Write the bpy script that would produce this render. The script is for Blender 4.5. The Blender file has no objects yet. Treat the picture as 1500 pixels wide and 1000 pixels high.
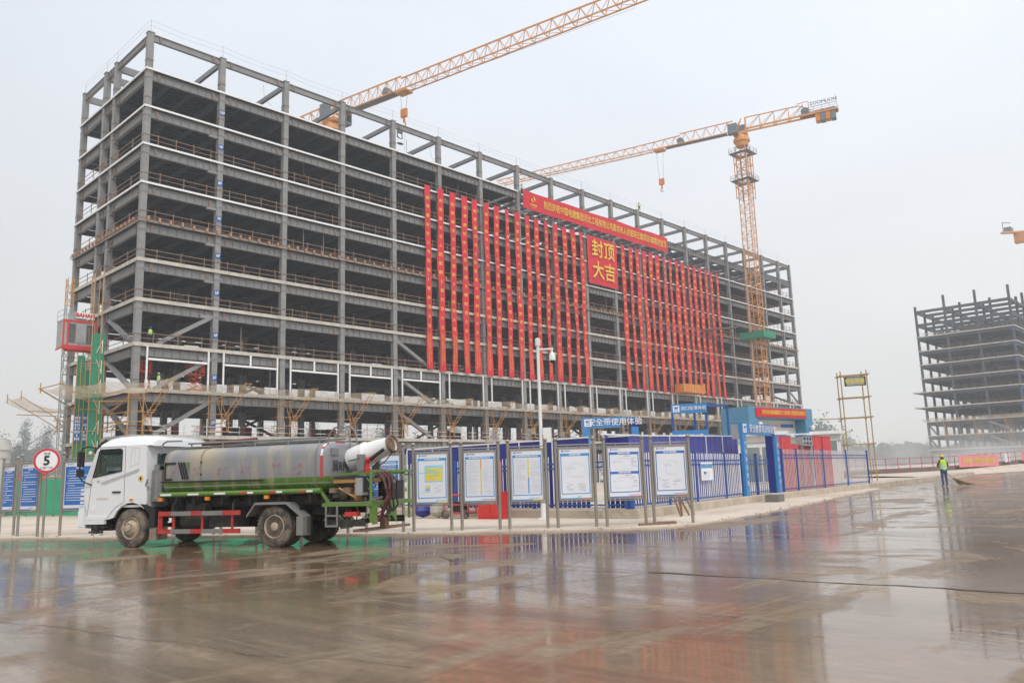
import bpy, bmesh, math, random
from mathutils import Vector, Matrix, noise
random.seed(7)
R = math.radians
S = bpy.context.scene
COL = S.collection

# ------------------------------------------------------------------ camera
CAM = Vector((-32.75, -85.35, 1.5))
yaw, pitch, roll = 0.80799, 0.16556, -0.03164
fw = Vector((math.sin(yaw)*math.cos(pitch), math.cos(yaw)*math.cos(pitch), math.sin(pitch)))
r0 = Vector((math.cos(yaw), -math.sin(yaw), 0)); u0 = r0.cross(fw)
rr = r0*math.cos(roll)+u0*math.sin(roll); uu = -r0*math.sin(roll)+u0*math.cos(roll)
cd = bpy.data.cameras.new('camera'); cam = bpy.data.objects.new('camera', cd); COL.objects.link(cam)
cam.matrix_world = Matrix(((rr.x, uu.x, -fw.x, CAM.x), (rr.y, uu.y, -fw.y, CAM.y), (rr.z, uu.z, -fw.z, CAM.z), (0, 0, 0, 1)))
cd.sensor_width = 36; cd.lens = 1182.33/1500*36; cd.clip_start = .2; cd.clip_end = 4000
S.camera = cam
# ------------------------------------------------------------------ world, sun, exposure (hazy white overcast)
SUN_EL, SUN_AZ = 48, 205
W = bpy.data.worlds.new('World'); S.world = W; W.use_nodes = True
nt = W.node_tree; nt.nodes.clear()
def wn(t, **k):
    n = nt.nodes.new(t)
    for a, b in k.items(): setattr(n, a, b)
    return n
wo = wn('ShaderNodeOutputWorld'); bg = wn('ShaderNodeBackground')
sky = wn('ShaderNodeTexSky', sky_type='NISHITA', sun_disc=False, sun_elevation=R(SUN_EL), sun_rotation=R(SUN_AZ), air_density=1.6, dust_density=6.0, ozone_density=1.0)
mx = wn('ShaderNodeMix', data_type='RGBA'); mx.inputs[0].default_value = .9
tc = wn('ShaderNodeTexCoord'); sp = wn('ShaderNodeSeparateXYZ'); cr = wn('ShaderNodeValToRGB')
nt.links.new(tc.outputs['Generated'], sp.inputs[0]); nt.links.new(sp.outputs['Z'], cr.inputs[0])
cr.color_ramp.elements[0].position = 0; cr.color_ramp.elements[0].color = (.76, .735, .69, 1)
cr.color_ramp.elements[1].position = 1.0; cr.color_ramp.elements[1].color = (1.04, 1.09, 1.16, 1)
e = cr.color_ramp.elements.new(.45); e.color = (.85, .89, .96, 1)
gain = wn('ShaderNodeMix', data_type='RGBA', blend_type='MULTIPLY'); gain.inputs[0].default_value = 1
gain.inputs[7].default_value = (10, 10, 10, 1)      # the ramp is in picture units, the background strength is 0.1
dp = wn('ShaderNodeVectorMath', operation='DOT_PRODUCT'); dp.inputs[1].default_value = (.94, -.34, 0); nt.links.new(tc.outputs['Generated'], dp.inputs[0])
dr = wn('ShaderNodeMapRange'); dr.inputs[1].default_value = -1; dr.inputs[2].default_value = 1; dr.inputs[3].default_value = .70; dr.inputs[4].default_value = 1.04; nt.links.new(dp.outputs['Value'], dr.inputs[0])
az_ = wn('ShaderNodeMix', data_type='RGBA', blend_type='MULTIPLY'); az_.inputs[0].default_value = 1; nt.links.new(cr.outputs[0], az_.inputs[6]); nt.links.new(dr.outputs[0], az_.inputs[7])
cn = wn('ShaderNodeTexNoise'); cn.inputs['Scale'].default_value = 2.2; cn.inputs['Detail'].default_value = 4; cn.inputs['Distortion'].default_value = .6
cmp_ = wn('ShaderNodeMapping'); cmp_.inputs['Scale'].default_value = (1, 1, 2.4); nt.links.new(tc.outputs['Generated'], cmp_.inputs[0]); nt.links.new(cmp_.outputs[0], cn.inputs['Vector'])
cm = wn('ShaderNodeMapRange'); cm.inputs[1].default_value = .3; cm.inputs[2].default_value = .7; cm.inputs[3].default_value = .965; cm.inputs[4].default_value = 1.03; nt.links.new(cn.outputs[0], cm.inputs[0])
cl = wn('ShaderNodeMix', data_type='RGBA', blend_type='MULTIPLY'); cl.inputs[0].default_value = 1; nt.links.new(az_.outputs[2], cl.inputs[6]); nt.links.new(cm.outputs[0], cl.inputs[7])
nt.links.new(cl.outputs[2], gain.inputs[6])
nt.links.new(sky.outputs[0], mx.inputs[6]); nt.links.new(gain.outputs[2], mx.inputs[7])
nt.links.new(mx.outputs[2], bg.inputs['Color']); bg.inputs['Strength'].default_value = .1
nt.links.new(bg.outputs[0], wo.inputs[0])
sd = bpy.data.lights.new('sun', 'SUN'); sd.energy = 1.5; sd.angle = R(25); sd.color = (1, .975, .94)
so = bpy.data.objects.new('sun', sd); COL.objects.link(so)
az = R(SUN_AZ)
so.rotation_euler = Vector((math.sin(az)*math.cos(R(SUN_EL)), math.cos(az)*math.cos(R(SUN_EL)), math.sin(R(SUN_EL)))).to_track_quat('Z', 'Y').to_euler()
S.view_settings.view_transform = 'Standard'; S.view_settings.look = 'None'
S.view_settings.exposure = 0.26; S.view_settings.gamma = 1
S.view_settings.use_curve_mapping = False
S.cycles.use_denoising = True
S.cycles.max_bounces = 7; S.cycles.diffuse_bounces = 3; S.cycles.glossy_bounces = 3; S.cycles.transparent_max_bounces = 16
S.cycles.volume_bounces = 1; S.cycles.transmission_bounces = 4

# ------------------------------------------------------------------ materials
MATS = {}
def mat(name, col, rough=.6, metal=0, var=.12, scale=2.0, bump=0, dirt=None, coat=0, stretch=None):
    m = bpy.data.materials.new(name); m.use_nodes = True; n = m.node_tree; N = n.nodes; L = n.links
    b = N['Principled BSDF']; b.inputs['Roughness'].default_value = rough; b.inputs['Metallic'].default_value = metal
    if coat: b.inputs['Coat Weight'].default_value = coat; b.inputs['Coat Roughness'].default_value = .08
    g = N.new('ShaderNodeNewGeometry'); mp = N.new('ShaderNodeMapping'); L.new(g.outputs['Position'], mp.inputs[0])
    if stretch: mp.inputs['Scale'].default_value = stretch
    t = N.new('ShaderNodeTexNoise'); t.inputs['Scale'].default_value = scale; t.inputs['Detail'].default_value = 6; t.inputs['Roughness'].default_value = .65
    L.new(mp.outputs[0], t.inputs['Vector'])
    mr = N.new('ShaderNodeMapRange'); mr.inputs[1].default_value = .3; mr.inputs[2].default_value = .7
    mr.inputs[3].default_value = 1-var; mr.inputs[4].default_value = 1+var; L.new(t.outputs[0], mr.inputs[0])
    mu = N.new('ShaderNodeMix'); mu.data_type = 'RGBA'; mu.blend_type = 'MULTIPLY'; mu.inputs[0].default_value = 1
    mu.inputs[6].default_value = (*col, 1); L.new(mr.outputs[0], mu.inputs[7])
    out = mu.outputs[2]
    if dirt:
        dc, ds, da = dirt
        t2 = N.new('ShaderNodeTexNoise'); t2.inputs['Scale'].default_value = ds; t2.inputs['Detail'].default_value = 8; t2.inputs['Roughness'].default_value = .7
        L.new(mp.outputs[0], t2.inputs['Vector'])
        m2 = N.new('ShaderNodeMapRange'); m2.inputs[1].default_value = .62-.25*da; m2.inputs[2].default_value = .78-.2*da; m2.inputs[4].default_value = min(1, .4+da*.6)
        L.new(t2.outputs[0], m2.inputs[0])
        dm = N.new('ShaderNodeMix'); dm.data_type = 'RGBA'; L.new(m2.outputs[0], dm.inputs[0]); L.new(out, dm.inputs[6]); dm.inputs[7].default_value = (*dc, 1)
        out = dm.outputs[2]
    L.new(out, b.inputs['Base Color'])
    if bump:
        bp = N.new('ShaderNodeBump'); bp.inputs['Strength'].default_value = bump; bp.inputs['Distance'].default_value = .02
        L.new(t.outputs[0], bp.inputs['Height']); L.new(bp.outputs[0], b.inputs['Normal'])
    MATS[name] = m; return m
RUST = (.17, .10, .07)
steel = mat('grey_steel', (.232, .234, .232), .55, .0, .16, .9, dirt=(RUST, 1.1, .28))
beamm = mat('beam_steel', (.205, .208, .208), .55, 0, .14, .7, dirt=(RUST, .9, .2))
innerm = mat('shaded_inner_steel', (.062, .072, .086), .7, 0, .2, .5)  # same steel darkened and blued: the shade of the interior is in the colour
deckm = mat('deck', (.018, .022, .028), .6, .0, .3, .35)  # near black, top included: shade between the floors is put into the colour
whitem = mat('white_flashing', (.78, .78, .77), .45, 0, .06, 3)
whitep = mat('white_paint', (.80, .80, .79), .4, 0, .05, 2)
concm = mat('concrete_edge', (.50, .465, .405), .85, 0, .22, 1.5, .3, dirt=((.22, .18, .14), 1.3, .25))
kerbm = mat('kerb_concrete', (.47, .40, .32), .9, 0, .2, 1.2, .5, dirt=((.2, .16, .11), .8, .35))
railm = mat('rusty_pipe', (.26, .17, .12), .7, .2, .3, 3)
orangep = mat('orange_pipe', (.52, .28, .085), .6, .1, .3, 2, dirt=(RUST, 2, .3))
clampm = mat('clamp', (.40, .22, .12), .7, 0, .3, 4)
redp = mat('red_pipe', (.42, .06, .05), .6, 0, .2, 3)
tanp = mat('tan_pipe', (.40, .29, .13), .6, .1, .2, 3, dirt=(RUST, 3, .2))
bannerm = mat('red_banner', (.60, .012, .028), .75, 0, .10, .35)
yellowt = mat('yellow_print', (.80, .52, .05), .7, 0, .04, 2)
cranem = mat('crane_orange', (.66, .30, .08), .5, 0, .12, 1.2, dirt=((.3, .14, .06), 2, .15))
craneg = mat('crane_grey', (.17, .19, .21), .6, .2, .15, 2)
blackm = mat('black_paint', (.02, .02, .022), .5, 0, .2, 4)
rubber = mat('rubber', (.05, .045, .04), .85, 0, .3, 8, .4, dirt=((.25, .20, .15), 3, .85))
rimm = mat('dusty_rim', (.46, .38, .28), .7, .1, .2, 7, dirt=((.14, .09, .06), 6, .3))
undm = mat('underbody', (.035, .033, .03), .8, 0, .4, 5, dirt=((.13, .10, .07), 3, .35))
cabm = mat('cab_white', (.78, .79, .80), .28, 0, .03, 1, coat=.6, dirt=((.5, .44, .36), 1.2, .08))
greenm = mat('truck_green', (.105, .225, .03), .4, 0, .12, 3, coat=.2, dirt=((.16, .13, .07), 3, .5))
gmetal = mat('grey_fender', (.24, .24, .23), .6, .2, .15, 3, dirt=((.2, .16, .12), 3, .35))
stainless = mat('stainless', (.33, .305, .27), .38, .55, .08, 2)
bluef = mat('fence_blue', (.022, .085, .32), .45, 0, .12, 3)
bluepan = mat('hoarding_blue', (.018, .028, .21), .5, 0, .18, .8, dirt=((.10, .11, .3), .9, .2))
signblue = mat('sign_blue', (.045, .23, .52), .5, 0, .05, 2)
posterw = mat('poster_white', (.74, .76, .82), .4, 0, .03, 1)
posterb = mat('poster_blue', (.03, .16, .50), .45, 0, .04, 1)
posterl = mat('poster_light_blue', (.04, .30, .65), .45, 0, .03, 1)
inkm = mat('grey_ink', (.35, .37, .42), .7, 0, .05, 3)
inkg = mat('green_ink', (.45, .62, .50), .7, 0, .05, 3)
inkr = mat('red_ink', (.62, .04, .04), .6, 0, .05, 3)
inky = mat('yellow_ink', (.75, .60, .08), .6, 0, .05, 3)
inkc = mat('cyan_ink', (.30, .62, .75), .6, 0, .05, 3)
inko = mat('orange_ink', (.80, .30, .06), .6, 0, .05, 3)
whitet = mat('white_print', (.82, .83, .84), .6, 0, .02, 2)
blackt = mat('black_print', (.02, .02, .02), .6, 0, .02, 2)
redhoard = mat('red_hoarding', (.62, .035, .045), .5, 0, .14, .9, dirt=((.65, .18, .18), 1.0, .3))
redm = mat('red_paint', (.58, .035, .03), .4, 0, .12, 3)
pinkm = mat('faded_pink', (.62, .22, .22), .7, 0, .12, 2)
greennet = mat('green_sheet', (.02, .24, .13), .7, 0, .15, 1.2, .3)
greenfen = mat('green_fence_sheet', (.03, .34, .18), .7, 0, .16, 1.0, .3)
galv = mat('galvanised', (.42, .43, .43), .45, .6, .15, 3)
hoistg = mat('hoist_grey', (.36, .36, .36), .5, .3, .15, 2)
lampw = mat('lamp_white', (.74, .74, .71), .4, 0, .06, 2)
shedm = mat('shed_white', (.70, .71, .69), .5, 0, .06, 2)
portalm = mat('portal_blue', (.085, .25, .40), .5, 0, .08, 2)
vestm = mat('hi_vis', (.42, .72, .08), .7, 0, .08, 8)
denim = mat('denim', (.06, .10, .20), .85, 0, .2, 10)
maroon = mat('maroon_cloth', (.16, .025, .03), .85, 0, .2, 10)
navy = mat('navy_cloth', (.02, .025, .06), .85, 0, .2, 10)
skin = mat('skin', (.42, .24, .16), .6, 0, .05, 10)
helmy = mat('yellow_helmet', (.80, .50, .02), .3, 0, .03, 5)
helmb = mat('blue_helmet', (.03, .10, .5), .3, 0, .03, 5)
reflm = mat('reflective', (.62, .64, .64), .35, .2, .03, 5)
straw = mat('broom_straw', (.20, .17, .06), .9, 0, .3, 15)
barkm = mat('bark', (.10, .08, .06), .9, 0, .3, 4)
leafm = mat('leaves', (.05, .085, .045), .8, 0, .4, .8)
leafm2 = mat('leaves_pale', (.075, .10, .06), .8, 0, .4, .8)
silom = mat('silo', (.52, .52, .50), .5, 0, .08, 1)
orangem = mat('orange_box', (.62, .22, .03), .5, 0, .15, 1, dirt=(RUST, 1.5, .2))
ambers = mat('amber_lens', (.8, .25, .02), .3, 0, .05, 5)
dusty = mat('dusty_flap', (.26, .20, .15), .8, 0, .2, 5)
hosem = mat('hose', (.12, .03, .03), .6, 0, .2, 6)
woodm = mat('wood', (.22, .13, .08), .8, 0, .25, 6)

def see_through(name, col, alpha, rough=.8, gloss=0):
    """Woven net or tinted glass: part of the light passes straight through."""
    m = bpy.data.materials.new(name); m.use_nodes = True; n = m.node_tree; N = n.nodes; L = n.links
    b = N['Principled BSDF']; b.inputs['Base Color'].default_value = (*col, 1); b.inputs['Roughness'].default_value = rough
    t = N.new('ShaderNodeBsdfTransparent'); x = N.new('ShaderNodeMixShader'); o = N['Material Output']
    if gloss: t.inputs[0].default_value = (.62, .72, .68, 1)
    no = N.new('ShaderNodeTexNoise'); g = N.new('ShaderNodeNewGeometry'); L.new(g.outputs['Position'], no.inputs['Vector']); no.inputs['Scale'].default_value = .9; no.inputs['Detail'].default_value = 5
    mr = N.new('ShaderNodeMapRange'); mr.inputs[3].default_value = max(0, alpha-.18*(not gloss)); mr.inputs[4].default_value = min(1, alpha+.18*(not gloss)); mr.inputs[1].default_value = .3; mr.inputs[2].default_value = .7
    L.new(no.outputs[0], mr.inputs[0]); L.new(mr.outputs[0], x.inputs[0]); L.new(t.outputs[0], x.inputs[1]); L.new(b.outputs[0], x.inputs[2]); L.new(x.outputs[0], o.inputs[0])
    return m
netm = see_through('safety_net', (.72, .66, .54), .50)
glassm = see_through('tinted_glass', (.02, .03, .03), .35, .03, 1)
fenglass = see_through('pale_glass', (.55, .62, .58), .45, .2, 1)
greynet = see_through('grey_net', (.40, .40, .38), .72)

# ------------------------------------------------------------------ mesh builder
class MB:
    def __init__(s): s.v = []; s.f = []; s.m = []; s.k = 0
    def add(s, vs, fs):
        o = len(s.v); s.v += [tuple(v) for v in vs]; s.f += [tuple(o+i for i in f) for f in fs]; s.m += [s.k]*len(fs); return s
    def box(s, x0, y0, z0, x1, y1, z1):
        return s.add([(x0, y0, z0), (x1, y0, z0), (x1, y1, z0), (x0, y1, z0), (x0, y0, z1), (x1, y0, z1), (x1, y1, z1), (x0, y1, z1)],
                     [(0, 3, 2, 1), (4, 5, 6, 7), (0, 1, 5, 4), (1, 2, 6, 5), (2, 3, 7, 6), (3, 0, 4, 7)])
    def bar(s, p, q, w, h=None, up=(0, 0, 1)):
        p, q = Vector(p), Vector(q); h = h or w; d = (q-p).normalized(); up = Vector(up)
        if abs(d.dot(up)) > .99: up = Vector((0, 1, 0))
        a = d.cross(up).normalized()*w/2; b = a.cross(d).normalized()*h/2
        vs = [c+x*a+y*b for c in (p, q) for x, y in ((-1, -1), (1, -1), (1, 1), (-1, 1))]
        return s.add(vs, [(0, 1, 2, 3), (7, 6, 5, 4), (0, 4, 5, 1), (1, 5, 6, 2), (2, 6, 7, 3), (3, 7, 4, 0)])
    def tube(s, p, q, r, n=6, r2=None, cap=True):
        p, q = Vector(p), Vector(q); r2 = r if r2 is None else r2; d = (q-p).normalized()
        a = d.orthogonal().normalized(); b = d.cross(a)
        vs = [c+(a*math.cos(t*2*math.pi/n)+b*math.sin(t*2*math.pi/n))*R_ for c, R_ in ((p, r), (q, r2)) for t in range(n)]
        fs = [(i, (i+1) % n, n+(i+1) % n, n+i) for i in range(n)]
        if cap: fs += [tuple(range(n))[::-1], tuple(range(n, 2*n))]
        return s.add(vs, fs)
    def path(s, pts, r, n=6):
        for a, b in zip(pts, pts[1:]): s.tube(a, b, r, n)
        return s
    def lathe(s, prof, org, axis, n=24):
        """prof: list of (distance along axis, radius)"""
        org = Vector(org); d = Vector(axis).normalized(); a = d.orthogonal().normalized(); b = d.cross(a); vs = []; fs = []
        for t, r in prof:
            for i in range(n):
                th = 2*math.pi*i/n; vs.append(org+d*t+(a*math.cos(th)+b*math.sin(th))*max(r, 1e-4))
        for j in range(len(prof)-1):
            for i in range(n): fs.append((j*n+i, j*n+(i+1) % n, (j+1)*n+(i+1) % n, (j+1)*n+i))
        fs += [tuple(range(n))[::-1], tuple(range((len(prof)-1)*n, len(prof)*n))]
        return s.add(vs, fs)
    def loft(s, rings, cap=True):
        n = len(rings[0]); vs = [v for r in rings for v in r]; fs = []
        for j in range(len(rings)-1):
            for i in range(n): fs.append((j*n+i, j*n+(i+1) % n, (j+1)*n+(i+1) % n, (j+1)*n+i))
        if cap: fs += [tuple(range(n))[::-1], tuple(range((len(rings)-1)*n, len(rings)*n))]
        return s.add(vs, fs)
    def plate(s, outer, holes, depth):
        """outline with holes, 3D points in one plane, thickened along depth"""
        bm = bmesh.new(); D = Vector(depth)
        for loop in [outer]+holes:
            vv = [bm.verts.new(p) for p in loop]
            for a, b in zip(vv, vv[1:]+vv[:1]): bm.edges.new((a, b))
        bmesh.ops.triangle_fill(bm, edges=bm.edges[:], use_beauty=True)
        r = bmesh.ops.extrude_face_region(bm, geom=bm.faces[:])
        bmesh.ops.translate(bm, verts=[g for g in r['geom'] if isinstance(g, bmesh.types.BMVert)], vec=D)
        bmesh.ops.recalc_face_normals(bm, faces=bm.faces[:])
        bm.verts.index_update()
        s.add([v.co.copy() for v in bm.verts], [[v.index for v in f.verts] for f in bm.faces]); bm.free(); return s
    def ball(s, c, r, n=10, sc=(1, 1, 1)):
        c = Vector(c); k = n//2; rings = []
        for j in range(k+1):
            ph = math.pi*(j/k)*.998+.003; rings.append([c+Vector((math.sin(ph)*math.cos(2*math.pi*i/n)*r*sc[0], math.sin(ph)*math.sin(2*math.pi*i/n)*r*sc[1], -math.cos(ph)*r*sc[2])) for i in range(n)])
        return s.loft(rings)
    def mesh(s, name, *mats, smooth=True):
        me = bpy.data.meshes.new(name); me.from_pydata(s.v, [], s.f)
        for m in mats: me.materials.append(m)
        if len(mats) > 1: me.polygons.foreach_set('material_index', s.m)
        bm = bmesh.new(); bm.from_mesh(me); bmesh.ops.recalc_face_normals(bm, faces=bm.faces[:]); bm.to_mesh(me); bm.free()
        me.update()
        if smooth:
            me.shade_smooth(); me.set_sharp_from_angle(angle=R(35))
        return me
    def link(s, name, mats, parent=None, **k):
        if not isinstance(mats, (list, tuple)): mats = [mats]
        return inst(name, s.mesh(name, *mats), parent, **k)

def inst(name, me, parent=None, loc=(0, 0, 0), rot=(0, 0, 0), kind=None, label=None, cat=None, group=None):
    o = bpy.data.objects.new(name, me); COL.objects.link(o); o.location = loc; o.rotation_euler = rot
    if parent: o.parent = parent
    return tag(o, label, cat, group, kind)
def tag(o, label=None, cat=None, group=None, kind=None):
    if label: o['label'] = label
    if cat: o['category'] = cat
    if group: o['group'] = group
    if kind: o['kind'] = kind
    return o
def thing(name, label, cat, loc=(0, 0, 0), rz=0, group=None):
    o = bpy.data.objects.new(name, None); COL.objects.link(o); o.location = loc; o.rotation_euler = (0, 0, rz); o.empty_display_size = .3
    return tag(o, label, cat, group)
KIDS = {}
def copy_thing(root, loc, rz=None, label=None):
    r = root.copy(); COL.objects.link(r); r.location = loc
    if rz is not None: r.rotation_euler = (0, 0, rz)
    if label: r['label'] = label
    for ch in list(root.children):
        c = ch.copy(); COL.objects.link(c); c.parent = r
        for g in ch.children:
            d = g.copy(); COL.objects.link(d); d.parent = c
    return r

TXT = {}
def text_mesh(body, size, m, align='CENTER', line=1.0, bold=0.0):
    k = (body, size, m.name, align, line, bold)
    if k in TXT: return TXT[k]
    c = bpy.data.curves.new('t', 'FONT'); c.body = body; c.size = size; c.align_x = align; c.align_y = 'CENTER'; c.space_line = line; c.resolution_u = 2
    o = bpy.data.objects.new('t', c); COL.objects.link(o)
    dg = bpy.context.evaluated_depsgraph_get(); dg.update()
    me = bpy.data.meshes.new_from_object(o.evaluated_get(dg)); me.materials.clear(); me.materials.append(m)
    bpy.data.objects.remove(o)
    if bold:        # heavier print: the same glyphs laid over each other, each copy a hair prouder
        b = MB(); V = [v.co.copy() for v in me.vertices]; F = [tuple(f.vertices) for f in me.polygons]
        for i, (dx, dy) in enumerate(((0, 0), (bold, 0), (-bold, 0), (0, bold), (0, -bold))): b.add([(v.x+dx, v.y+dy, size*.004*i) for v in V], F)
        m2 = bpy.data.meshes.new('print'); m2.from_pydata(b.v, [], b.f); m2.materials.append(m); m2.update(); me = m2
    TXT[k] = me; return me
def width(o): xs = [v.co.x for v in o.data.vertices]; return max(xs)-min(xs)
def text(body, size, m, parent, loc, rot, name='lettering', **k):
    return inst(name, text_mesh(body, size, m, **k), parent, loc, rot)
HAZE = .00078
# ================================================================== setting: ground, road, pavement
def sheet(name, pts, z, m, th=None, **k):
    b = MB()
    if th: b.plate([(x, y, z-th) for x, y in pts], [], (0, 0, th))
    else: b.add([(x, y, z) for x, y in pts], [tuple(range(len(pts)))])
    return b.link(name, m, **k)
def ground_mat(name, wet):
    m = bpy.data.materials.new(name); m.use_nodes = True; n = m.node_tree; N = n.nodes; L = n.links; b = N['Principled BSDF']
    g = N.new('ShaderNodeNewGeometry')
    def nz(scale, stretch, det=6, rough=.6, rotz=0, dist=0):
        mp = N.new('ShaderNodeMapping'); mp.inputs['Scale'].default_value = stretch; mp.inputs['Rotation'].default_value = (0, 0, rotz); L.new(g.outputs['Position'], mp.inputs[0])
        t = N.new('ShaderNodeTexNoise'); t.inputs['Scale'].default_value = scale; t.inputs['Detail'].default_value = det; t.inputs['Roughness'].default_value = rough; t.inputs['Distortion'].default_value = dist; L.new(mp.outputs[0], t.inputs['Vector']); return t
    def mr(src, a, b_, c, d):
        x = N.new('ShaderNodeMapRange'); x.inputs[1].default_value = a; x.inputs[2].default_value = b_; x.inputs[3].default_value = c; x.inputs[4].default_value = d; L.new(src, x.inputs[0]); return x.outputs[0]
    def mix(f, a, c, bt='MIX'):
        x = N.new('ShaderNodeMix'); x.data_type = 'RGBA'; x.blend_type = bt
        if isinstance(f, float): x.inputs[0].default_value = f
        else: L.new(f, x.inputs[0])
        for i, q in ((6, a), (7, c)):
            if isinstance(q, tuple): x.inputs[i].default_value = (*q, 1)
            else: L.new(q, x.inputs[i])
        return x.outputs[2]
    if wet:
        big = nz(.16, (1, 1, 1), 5, .55, dist=.6); streak = nz(.9, (1, .16, 1), 7, .62, R(35), .4); fine = nz(7, (1, .45, 1), 8, .7, R(30)); swirl = nz(.45, (.5, 1, 1), 6, .6, R(-25), 1.5)
        c = mix(mr(big.outputs[0], .35, .65, 0, 1), (.20, .105, .045), (.33, .23, .14))
        c = mix(mr(streak.outputs[0], .44, .58, 0, .8), c, (.115, .066, .030))
        c = mix(mr(swirl.outputs[0], .52, .61, 0, .5), c, (.33, .27, .205))
        c = mix(mr(fine.outputs[0], .35, .7, 0, .6), c, (.10, .07, .042))
        L.new(c, b.inputs['Base Color'])
        b.inputs['Roughness'].default_value = .6; b.inputs['Specular IOR Level'].default_value = .15
        b.inputs['Coat Weight'].default_value = 1.0; b.inputs['Coat IOR'].default_value = 1.5
        # standing film of water: mirror-like in the low places, dull where a skin of mud breaks the surface
        a = mr(streak.outputs[0], .38, .70, .008, .16)
        d = mr(big.outputs[0], .42, .62, 0.0, .07)
        s = N.new('ShaderNodeMath'); s.operation = 'ADD'; L.new(a, s.inputs[0]); L.new(d, s.inputs[1]); L.new(s.outputs[0], b.inputs['Coat Roughness'])
        cw = mr(swirl.outputs[0], .52, .60, 1.0, .18); L.new(cw, b.inputs['Coat Weight'])
        bp = N.new('ShaderNodeBump'); bp.inputs['Strength'].default_value = .35; bp.inputs['Distance'].default_value = .012; L.new(fine.outputs[0], bp.inputs['Height']); L.new(bp.outputs[0], b.inputs['Normal'])
        rip = nz(1.6, (1, .35, 1), 5, .6, R(35), .5)
        b2 = N.new('ShaderNodeBump'); b2.inputs['Strength'].default_value = .26; b2.inputs['Distance'].default_value = .012; L.new(rip.outputs[0], b2.inputs['Height']); L.new(b2.outputs[0], b.inputs['Coat Normal'])
        speck = nz(16, (1, .55, 1), 9, .75, R(28)); scr = nz(3.2, (1, .07, 1), 8, .7, R(62), .3)
        c = mix(mr(speck.outputs[0], .5, .8, 0, .55), c, (.13, .085, .05)); c = mix(mr(scr.outputs[0], .58, .75, 0, .5), c, (.45, .37, .29))
        L.new(c, b.inputs['Base Color'])
        s2 = N.new('ShaderNodeMath'); s2.operation = 'ADD'; L.new(s.outputs[0], s2.inputs[0]); L.new(mr(speck.outputs[0], .45, .75, 0, .14), s2.inputs[1]); L.new(s2.outputs[0], b.inputs['Coat Roughness'])
    else:
        big = nz(.25, (1, 1, 1), 5, .6); fine = nz(3, (1, 1, 1), 8, .7); st = nz(.8, (.3, 1, 1), 6, .6, R(20))
        c = mix(mr(big.outputs[0], .35, .65, 0, 1), (.60, .50, .40), (.68, .58, .48))
        c = mix(mr(st.outputs[0], .46, .70, 0, .65), c, (.38, .30, .22))
        c = mix(mr(fine.outputs[0], .45, .8, 0, .3), c, (.34, .28, .21))
        L.new(c, b.inputs['Base Color']); b.inputs['Roughness'].default_value = .85
        bp = N.new('ShaderNodeBump'); bp.inputs['Strength'].default_value = .4; bp.inputs['Distance'].default_value = .02; L.new(fine.outputs[0], bp.inputs['Height']); L.new(bp.outputs[0], b.inputs['Normal'])
    return m
wetm = ground_mat('wet_concrete', True); drym = ground_mat('dry_concrete', False)
sheet('ground', [(-900, -900), (1800, -900), (1800, 1800), (-900, 1800)], -.02, drym, kind='structure')
sheet('road', [(-70, -130), (400, -130), (400, -60), (98, -57.6), (75.3, -57.3), (55, -61), (20, -60), (-6, -60), (-22, -45), (-70, 20)], .0, wetm, kind='structure')
edge = [(-38, -24), (-31, -40), (-26.6, -51), (-24.9, -54.6), (-22.9, -58.4), (-21.3, -61.4), (-19.6, -64.9), (-18.2, -67.5), (-16.8, -69.6), (-15.6, -71.3), (-14.5, -72.45), (-13.2, -72.95), (-11.2, -72.95), (-8.8, -72.5), (-6.8, -72.1), (-2.4, -71.2), (2, -70.2), (7, -69.0), (13, -67.9), (20.4, -66.4)]
def rough_edge(pts, amp):
    out = []
    for a, b in zip(pts, pts[1:]):
        L_ = math.dist(a, b); n = max(1, int(L_/.35))
        for i in range(n):
            t = i/n; x = a[0]+(b[0]-a[0])*t; y = a[1]+(b[1]-a[1])*t
            out.append((x+noise.noise(Vector((x, y, 1)))*amp, y+noise.noise(Vector((x, y, 9)))*amp))
    return out+[pts[-1]]
pe = rough_edge(edge, .16)
pav = pe+[(20.4, -64), (400, -45), (400, 500), (-250, 500), (-250, 60)]
sheet('pavement', pe+[(20.4, -60), (-9, -55), (-14, -10), (-38, 0)], .045, drym, .044, kind='structure')
sheet('bare_ground', rough_edge([(20.4, -65.5), (75.3, -57.1), (98, -57.7), (150, -53), (400, -45)], .2)+[(400, 300), (-150, 300), (-60, 60), (-38, 0), (-14, -10), (-9, -55), (20.4, -60)], .041, drym, .04, kind='structure')
# low concrete plinth that carries the railings
PL = [(-12.2, -56.5), (-11.5, -63), (-11.1, -69.95), (-6.4, -69.25), (-1.1, -68.15), (5.1, -67.3), (20.7, -65.45), (42, -62.3), (75.3, -57.35)]
def strip_solid(pts, w, z0, z1, side=1):
    """a wall along a line, width w to the left of travel"""
    P = [Vector((x, y, 0)) for x, y in pts]; rings = []
    for i, p in enumerate(P):
        a = (P[min(i+1, len(P)-1)]-P[max(i-1, 0)]).normalized(); nrm = Vector((-a.y, a.x, 0))*side
        o = nrm*w; rings.append([p+Vector((0, 0, z0)), p+Vector((0, 0, z1-.03)), p+nrm*.04+Vector((0, 0, z1)), p+o+Vector((0, 0, z1)), p+o+Vector((0, 0, z0))])
    return MB().loft(rings)
def sub(pts, step, amp):
    out = []
    for a, b in zip(pts, pts[1:]):
        n = max(1, int(math.dist(a, b)/step))
        for i in range(n):
            t = i/n; out.append((a[0]+(b[0]-a[0])*t+random.uniform(-amp, amp), a[1]+(b[1]-a[1])*t+random.uniform(-amp, amp)))
    return out+[pts[-1]]
strip_solid(sub(PL[:3], .8, .015), 1.6, -.01, .34).link('pavement_plinth', kerbm, kind='structure')
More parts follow.
